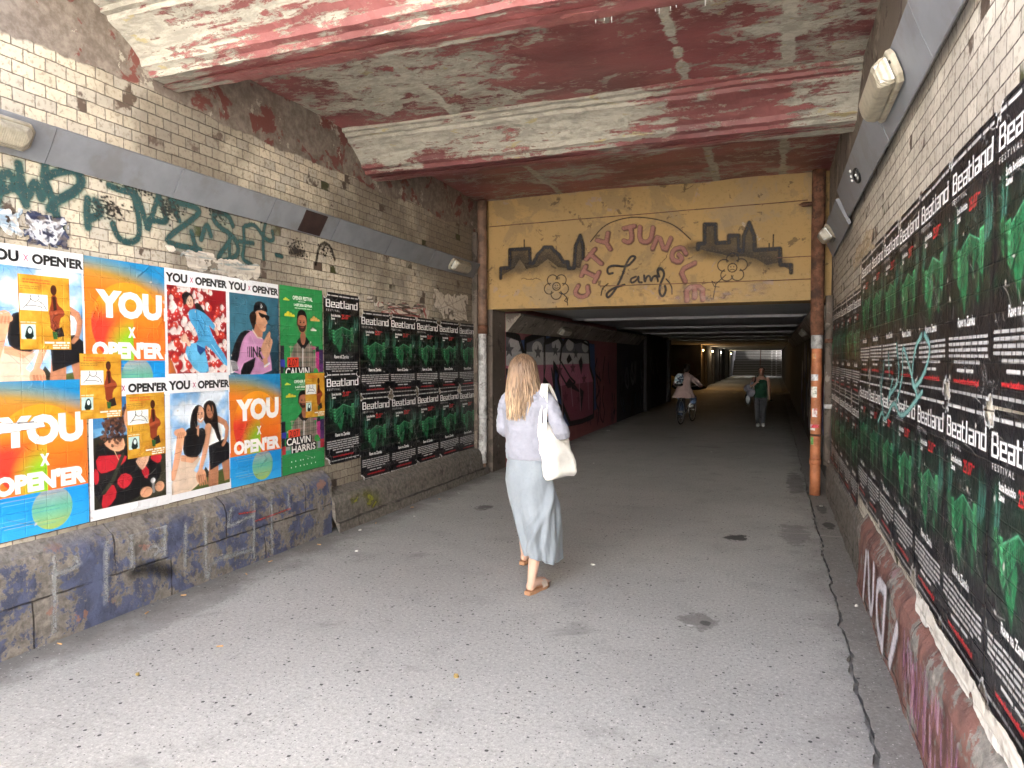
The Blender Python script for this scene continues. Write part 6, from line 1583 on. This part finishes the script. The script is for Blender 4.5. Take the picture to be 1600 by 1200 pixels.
tote = empty('tote_bag', W0, 'cream canvas tote bag hanging from the shoulder of the blonde woman', 'tote bag')
rings = []; N = 64
for k in range(34):
    u = k / 33; z = 1.170 - .375 * u; ax = Vector((.42, .90, 0)).normalized(); sx = Vector((ax.y, -ax.x, 0))
    cx = .140 + .075 * u; hl = .126 + .026 * math.sin(u * 2.4); ht = .018 + .046 * math.sin(min(1.0, u * 1.12) * 1.57) ** 1.4
    if u > .9: q = (u - .9) / .1; ht *= 1 - .5 * q * q; hl *= 1 - .06 * q * q
    rg = []
    for j in range(N):
        w = 2 * math.pi * j / N; ca, sa = math.cos(w), math.sin(w)
        a = hl * math.copysign(abs(ca) ** .55, ca); b = ht * math.copysign(abs(sa) ** .75, sa)
        e = .012 * fbm(a * 7, b * 8 + 3, z * 7, 3) + .005 * fbm(a * 22 + z * 12, b * 9, z * 10, 3)
        rg.append(Vector((cx, .01, z - (.018 * abs(ca) if u > .5 else 0) * u)) + ax * (a + e * .5) + sx * (b + e))
    rings.append(rg)
mb = MB(); mb.loft(rings); mb.build('bag_body', M['canvas'], tote)
for off, x0 in ((-.012, .118), (.016, .155)):
    mb = MB(); w = .016
    path = [(x0 - .030, -.085, 1.12), (x0 - .028, -.080, 1.17), (x0 - .030, -.060, 1.30), (.108 + off, -.052, 1.40), (.102 + off, -.015, 1.440), (.104 + off, .035, 1.435), (x0, .080, 1.33), (x0 + .030, .100, 1.17), (x0 + .030, .10, 1.13)]
    P_ = [Vector(p) for p in path]; vs = []; Q = []
    for i in range(len(P_) - 1):
        p0, p1, p2, p3 = P_[max(i-1, 0)], P_[i], P_[i+1], P_[min(i+2, len(P_)-1)]
        for k in range(6):
            t = k / 6; Q.append(.5 * ((2*p1) + (p2 - p0)*t + (2*p0 - 5*p1 + 4*p2 - p3)*t*t + (3*p1 - p0 - 3*p2 + p3)*t**3))
    Q.append(P_[-1])
    for i, p in enumerate(Q):
        s_ = Vector((.9, -.35, 0)).normalized() * w; vs += [p - s_, p + s_, p + s_ + Vector((0, -.003, .002)), p - s_ + Vector((0, -.003, .002))]
    mb.add(vs, [(4*i+a, 4*i+b, 4*i+4+b, 4*i+4+a) for i in range(len(Q) - 1) for a, b in ((0, 1), (1, 2), (2, 3), (3, 0))], False)
    mb.build('strap', M['canvas'], tote)

# ---- bicycle and its rider, farther in
B0 = Vector((-2.13, 17.45, 0)); WRd = .315
M['bike'] = plain('dark_bicycle_paint', (.03, .03, .035), .35, .1, 9, .05); M['tyre'] = plain('tyre_rubber', (.025, .025, .025), .8, .1, 30, .3)
bike = empty('bicycle', B0, 'dark city bicycle ridden away through the tunnel', 'bicycle')
def wheel(y):
    c = [Vector((0, y + WRd * math.cos(w), WRd + .006 + WRd * math.sin(w))) for w in np.linspace(0, 2 * math.pi, 33)]
    m = Vector((0, y, WRd + .006))
    mb = MB(); mb.tube([m + (p - m) * .94 for p in c], .019, 8, False); root = mb.build('wheel', M['tyre'], bike)
    mb = MB(); mb.tube([m + (p - m) * .86 for p in c], .010, 6, False)
    for k in range(14): w = 2 * math.pi * k / 14; mb.tube([m + Vector((.02 if k % 2 else -.02, 0, 0)), m + Vector((0, math.cos(w), math.sin(w))) * WRd * .86], .0014, 4)
    mb.tube([m - Vector((.05, 0, 0)), m + Vector((.05, 0, 0))], .02, 8); mb.build('rim', M['steel'], root)
wheel(0); wheel(1.0)
S_, HB, BB = Vector((0, .22, .74)), Vector((0, .80, .84)), Vector((0, .40, .27))
mb = MB()
for a, b, q in ((BB, S_, .016), (BB, Vector((0, .84, .58)), .018), (Vector((0, .24, .66)), Vector((0, .82, .72)), .015), (Vector((0, .78, .90)), Vector((0, .86, .55)), .018), (Vector((-.05, 1.0, WRd)), Vector((-.04, .86, .56)), .011), (Vector((.05, 1.0, WRd)), Vector((.04, .86, .56)), .011),
                (Vector((-.06, 0, WRd)), Vector((-.03, .24, .66)), .009), (Vector((.06, 0, WRd)), Vector((.03, .24, .66)), .009), (Vector((-.06, 0, WRd)), BB, .010), (Vector((.06, 0, WRd)), BB, .010)): mb.tube([a, b], q, 8)
mb.build('frame', M['bike'], bike)
mb = MB(); mb.tube([(-.30, .66, .93), (-.20, .74, .95), (0, .79, .92), (.20, .74, .95), (.30, .66, .93)], .012, 8); mb.build('handlebar', M['steel'], bike)
fuse(MB().ell((0, .20, .77), (.085, .11, .035), 14, 8).ell((0, .32, .775), (.035, .09, .025), 12, 8), 'saddle', M['black'], .012, 3, bike)
mb = MB(); mb.tube([(0, -.30 * math.cos(w) * 1.14, WRd + .30 * math.sin(w) * 1.14 + .006) for w in np.linspace(.1, 2.2, 14)], .026, 8, flat=.3); mb.build('mudguard', M['bike'], bike)
MB().box(-.03, -.045, .60, .03, -.02, .64).build('rear_reflector', plain('reflector', (.8, .78, .74), .2, .1, 9, .05), bike, bevel=.004)
for x, a in ((-.11, -1), (.11, 1)):
    pz = .27 + a * .15 + .02; mb = MB(); mb.tube([(x * .6, .40, .27), (x * .7, .40 + .04 * a, pz)], .009, 6); mb.box(x * .7 - .045 + a * .04, .40 + .04 * a - .04, pz - .012, x * .7 + .045 + a * .04, .40 + .04 * a + .04, pz + .012); mb.build('pedal', M['steel'], bike)
mb = MB(); head_shape(mb, (.02, .42, 1.38), 0, .92, -.3); limb(mb, [(.01, .34, 1.20), (.02, .40, 1.30)], [.055, .05])
mb.loft([ring(0, .20, .78, .15, .11), ring(0, .22, .88, .145, .105), ring(0, .26, 1.02, .135, .10), ring(.005, .32, 1.16, .155, .095), ring(.01, .36, 1.23, .09, .07)])
limb(mb, [(.16, .34, 1.18), (.30, .45, 1.00), (.30, .64, .95)], [.045, .036, .026]); limb(mb, [(-.15, .34, 1.18), (-.28, .45, 1.00), (-.29, .64, .95)], [.045, .036, .026])
hand(mb, (.30, .63, .955), (0, 1, -.1), (0, 0, -1), .9, .95, 1); hand(mb, (-.30, .63, .955), (0, 1, -.1), (0, 0, -1), .9, .95, -1)
limb(mb, [(-.09, .22, .80), (-.11, .42, .46), (-.12, .34, .15)], [.075, .052, .032]); limb(mb, [(.09, .22, .80), (.16, .56, .62), (.135, .46, .47)], [.075, .054, .034])
foot(mb, (-.12, .30, .13), (-.12, .54, .13)); foot(mb, (.125, .36, .43), (.125, .60, .43))
rider = fuse(mb, 'person', M['skin2'], .010, 3); rider.location = B0
tag(rider, 'cyclist in loose pinkish jacket and rolled jeans riding away', 'person')
M['jacket'] = m_cloth('dusty_pink_jacket', (.50, .37, .34), 120, .1); M['denim'] = m_cloth('blue_denim', (.09, .14, .24), 120, .15); M['darkhair'] = m_cloth('dark_hair', (.03, .022, .018), 60, .3, .6)
mb = MB(); mb.loft([ring(.01, .16, .66, .285, .17, 60, lambda w: .06 * math.sin(5 * w) + .04 * math.sin(9 * w + 1)), ring(.01, .17, .80, .225, .165, 60, lambda w: .04 * math.sin(5 * w)), ring(.01, .20, .92, .185, .145, 60), ring(.01, .26, 1.06, .170, .13, 60), ring(.01, .32, 1.18, .175, .115, 60), ring(.015, .36, 1.25, .09, .08, 60), ring(.017, .38, 1.27, .06, .06, 60)])
limb(mb, [(.15, .34, 1.17), (.24, .38, 1.08), (.315, .46, .99), (.305, .60, .95)], [.065, .062, .06, .05]); limb(mb, [(-.14, .34, 1.17), (-.22, .38, 1.08), (-.295, .46, .99), (-.295, .60, .95)], [.065, .062, .06, .05])
wrinkle(fuse(mb, 'jacket', M['jacket'], .013, 3, rider), .012, 8, 2)
mb = MB(); mb.loft([ring(0, .21, .70, .16, .13), ring(0, .21, .86, .15, .12)]); limb(mb, [(-.09, .22, .78), (-.11, .42, .46), (-.12, .35, .24)], [.092, .072, .058]); limb(mb, [(.09, .22, .78), (.16, .56, .62), (.145, .50, .53)], [.092, .074, .068])
wrinkle(fuse(mb, 'jeans', M['denim'], .012, 3, rider), .008, 12, 5)
fuse(MB().ell((.02, .40, 1.405), (.085, .10, .10), 16, 12).ell((.02, .33, 1.36), (.07, .05, .08), 12, 8), 'hair', M['darkhair'], .012, 3, rider)
M['shoe'] = plain('white_shoe', (.72, .72, .70), .6, .08, 20, .15); M['darkshoe'] = plain('dark_shoe', (.05, .04, .04), .6, .1, 20, .15)
def shoe(heel, toe, m, parent, s=1.0):
    h, t = Vector(heel), Vector(toe); d = (t - h).normalized(); mb = MB(); L = (t - h).length
    mb.tube([h + Vector((0, 0, .03)) - d * .01, h + d * L * .3 + Vector((0, 0, .042)), h + d * L * .7 + Vector((0, 0, .026)), h + d * (L + .02) + Vector((0, 0, .016))], [.040*s, .046*s, .046*s, .026*s], 14)
    mb.ell(h + d * .03 + Vector((0, 0, .05)), (.042*s, .05*s, .05*s)); fuse(mb, 'shoe', m, .009, 3, parent)
shoe((-.12, .29, .125), (-.12, .53, .125), M['darkshoe'], rider); shoe((.125, .35, .425), (.125, .59, .425), M['shoe'], rider)
bp = empty('backpack', B0, 'small blue and white patterned backpack on the back of the cyclist', 'backpack')
T = NT('blue_patterned_nylon'); v = T.co(); vo = T.n('TexVoronoi', {'feature': 'F1'}, Vector=v, Scale=24.0)
M['pattern'] = T.out(T.mix(T.step(T.xyz(vo.outputs['Color'])[0], .45, .5), (.34, .50, .60), T.mix(T.step(T.xyz(vo.outputs['Color'])[1], .6, .65), (.70, .76, .80), (.04, .06, .10))), .6)
rt = Matrix.Rotation(-.38, 3, 'X') @ Matrix.Rotation(.12, 3, 'Y')
pb = fuse(MB().ell((-.085, .115, 1.12), (.115, .075, .165), 18, 14, rt).ell((-.085, .06, 1.06), (.085, .045, .085), 14, 10, rt), 'pack', M['pattern'], .010, 3, bp)
fuse(MB().ell((-.085, .085, .985), (.118, .08, .045), 16, 8), 'base_panel', M['black'], .010, 3, bp)
for x in (-.15, -.02):
    mb = MB(); mb.tube([(x, .20, 1.22), (x, .28, 1.285), (x, .40, 1.27), (x - .02, .44, 1.16), (x - .03, .36, 1.02), (x - .02, .18, .99)], .014, 8, flat=.5); mb.build('strap', M['black'], bp)
mb = MB(); mb.tube([(-.02, .10, .99), (.10, .14, 1.00), (.18, .25, 1.03)], .010, 6); mb.build('strap', M['black'], bp)

for o_ in (bike, rider, bp): o_.rotation_euler.z = rad(-10)
# ---- the woman walking towards us
V0 = Vector((-.29, 17.72, 0)); vs_ = .862
mb = MB(); head_shape(mb, (.015, -.02, 1.53), math.pi, 1.0); limb(mb, [(.005, 0, 1.36), (.012, -.01, 1.46)], [.062, .055])
mb.loft([ring(0, 0, .80, .14, .11), ring(0, 0, .90, .165, .12), ring(0, 0, 1.04, .150, .105), ring(0, -.01, 1.20, .160, .115), ring(0, 0, 1.32, .175, .10), ring(0, 0, 1.39, .09, .07)])
limb(mb, [(.185, 0, 1.33), (.225, .02, 1.08), (.235, -.06, .84)], [.050, .040, .026]); limb(mb, [(-.185, 0, 1.33), (-.245, -.04, 1.12), (-.12, -.16, 1.22)], [.050, .042, .028])
hand(mb, (.237, -.065, .83), (.1, -.25, -1), (-.9, -.2, 0), .7, .95, 1); hand(mb, (-.118, -.165, 1.225), (.55, -.1, .7), (.2, .9, 0), 1.1, .95, -1)
limb(mb, [(.08, 0, .84), (.075, -.06, .48), (.065, .05, .09)], [.088, .058, .034]); limb(mb, [(-.08, 0, .84), (-.075, -.02, .48), (-.06, -.06, .09)], [.088, .058, .034])
foot(mb, (.065, .10, .02), (.075, -.14, .02)); foot(mb, (-.06, -.02, .02), (-.075, -.26, .02))
w2 = fuse(mb, 'person', M['skin2'], .009, 3); w2.location = V0; w2.scale = (vs_,) * 3
tag(w2, 'dark haired woman in green sleeveless top walking towards the viewer', 'person')
M['green'] = m_cloth('dark_green_jersey', (.025, .085, .050), 120, .12); M['greytr'] = m_cloth('dark_grey_trousers', (.075, .078, .085), 120, .12)
mb = MB(); mb.loft([ring(0, 0, .80, .182, .142), ring(0, 0, .90, .180, .136), ring(0, 0, 1.04, .166, .122), ring(0, -.012, 1.20, .172, .130), ring(0, 0, 1.30, .165, .108), ring(0, .0, 1.345, .150, .085)])
limb(mb, [(.10, .02, 1.33), (.085, .0, 1.385)], [.05, .035]); limb(mb, [(-.10, .02, 1.33), (-.085, 0, 1.385)], [.05, .035])
wrinkle(fuse(mb, 'sleeveless_top', M['green'], .010, 3, w2), .008, 10, 4)
mb = MB(); mb.loft([ring(0, 0, .76, .165, .125), ring(0, 0, .88, .170, .126)]); limb(mb, [(.085, 0, .82), (.078, -.06, .48), (.066, .045, .10)], [.098, .076, .056]); limb(mb, [(-.085, 0, .82), (-.078, -.02, .48), (-.062, -.055, .10)], [.098, .076, .056])
wrinkle(fuse(mb, 'trousers', M['greytr'], .011, 3, w2), .007, 12, 8)
mb = MB(); mb.ell((.015, .018, 1.575), (.086, .094, .085), 18, 12); mb.ell((.015, .06, 1.52), (.078, .055, .085), 16, 10); mb.ell((.015, .115, 1.55), (.04, .035, .045), 12, 8)
fuse(mb, 'hair', M['darkhair'], .010, 3, w2)
mb = MB()
for q in (-1, 1): mb.tube([(.015 + q * .034 + .024 * math.cos(w), -.108, 1.553 + .019 * math.sin(w)) for w in np.linspace(0, 6.2832, 13)], .003, 6, False); mb.tube([(.015 + q * .058, -.106, 1.555), (.015 + q * .082, -.01, 1.555)], .0025, 6)
mb.tube([(.005, -.112, 1.556), (.025, -.112, 1.556)], .0028, 6); mb.build('glasses', M['darkshoe'], w2)
shoe((.065, .10, .012), (.075, -.14, .012), M['shoe'], w2); shoe((-.06, -.02, .012), (-.075, -.26, .012), M['shoe'], w2)
sb = empty('shoulder_bag', V0, 'grey shoulder bag with a grey jacket draped over it, carried by the woman in green', 'bag'); sb.scale = (vs_,) * 3
wrinkle(fuse(MB().ell((-.34, .0, 1.06), (.115, .10, .11), 16, 12).ell((-.26, -.08, .94), (.12, .10, .13), 16, 12).ell((-.22, -.02, 1.16), (.06, .07, .10), 12, 8), 'draped_jacket', m_cloth('grey_jacket', (.30, .30, .35), 120, .2), .012, 3, sb), .02, 9, 6)
fuse(MB().ell((-.33, .02, .76), (.095, .14, .18), 18, 12), 'bag_body', M['black'], .012, 3, sb)
fuse(MB().ell((-.335, -.105, .75), (.055, .028, .12), 14, 10), 'front_pocket', m_cloth('pale_grey_nylon', (.5, .52, .54), 120, .1), .009, 3, sb)
mb = MB(); mb.tube([(-.33, .02, .92), (-.26, .02, 1.16), (-.14, .01, 1.405), (-.13, -.09, 1.33), (-.24, -.1, 1.05), (-.30, -.06, .88)], .012, 8); mb.build('strap', M['black'], sb)
ph = MB().box(-.035, -.006, -.07, .035, .006, .07).build('phone', M['black'], None, V0 + Vector((.275, -.12, .735)) * vs_, bevel=.004); ph.rotation_euler = (rad(75), 0, rad(-15)); tag(ph, 'dark phone held in the lowered hand of the woman in green', 'phone')
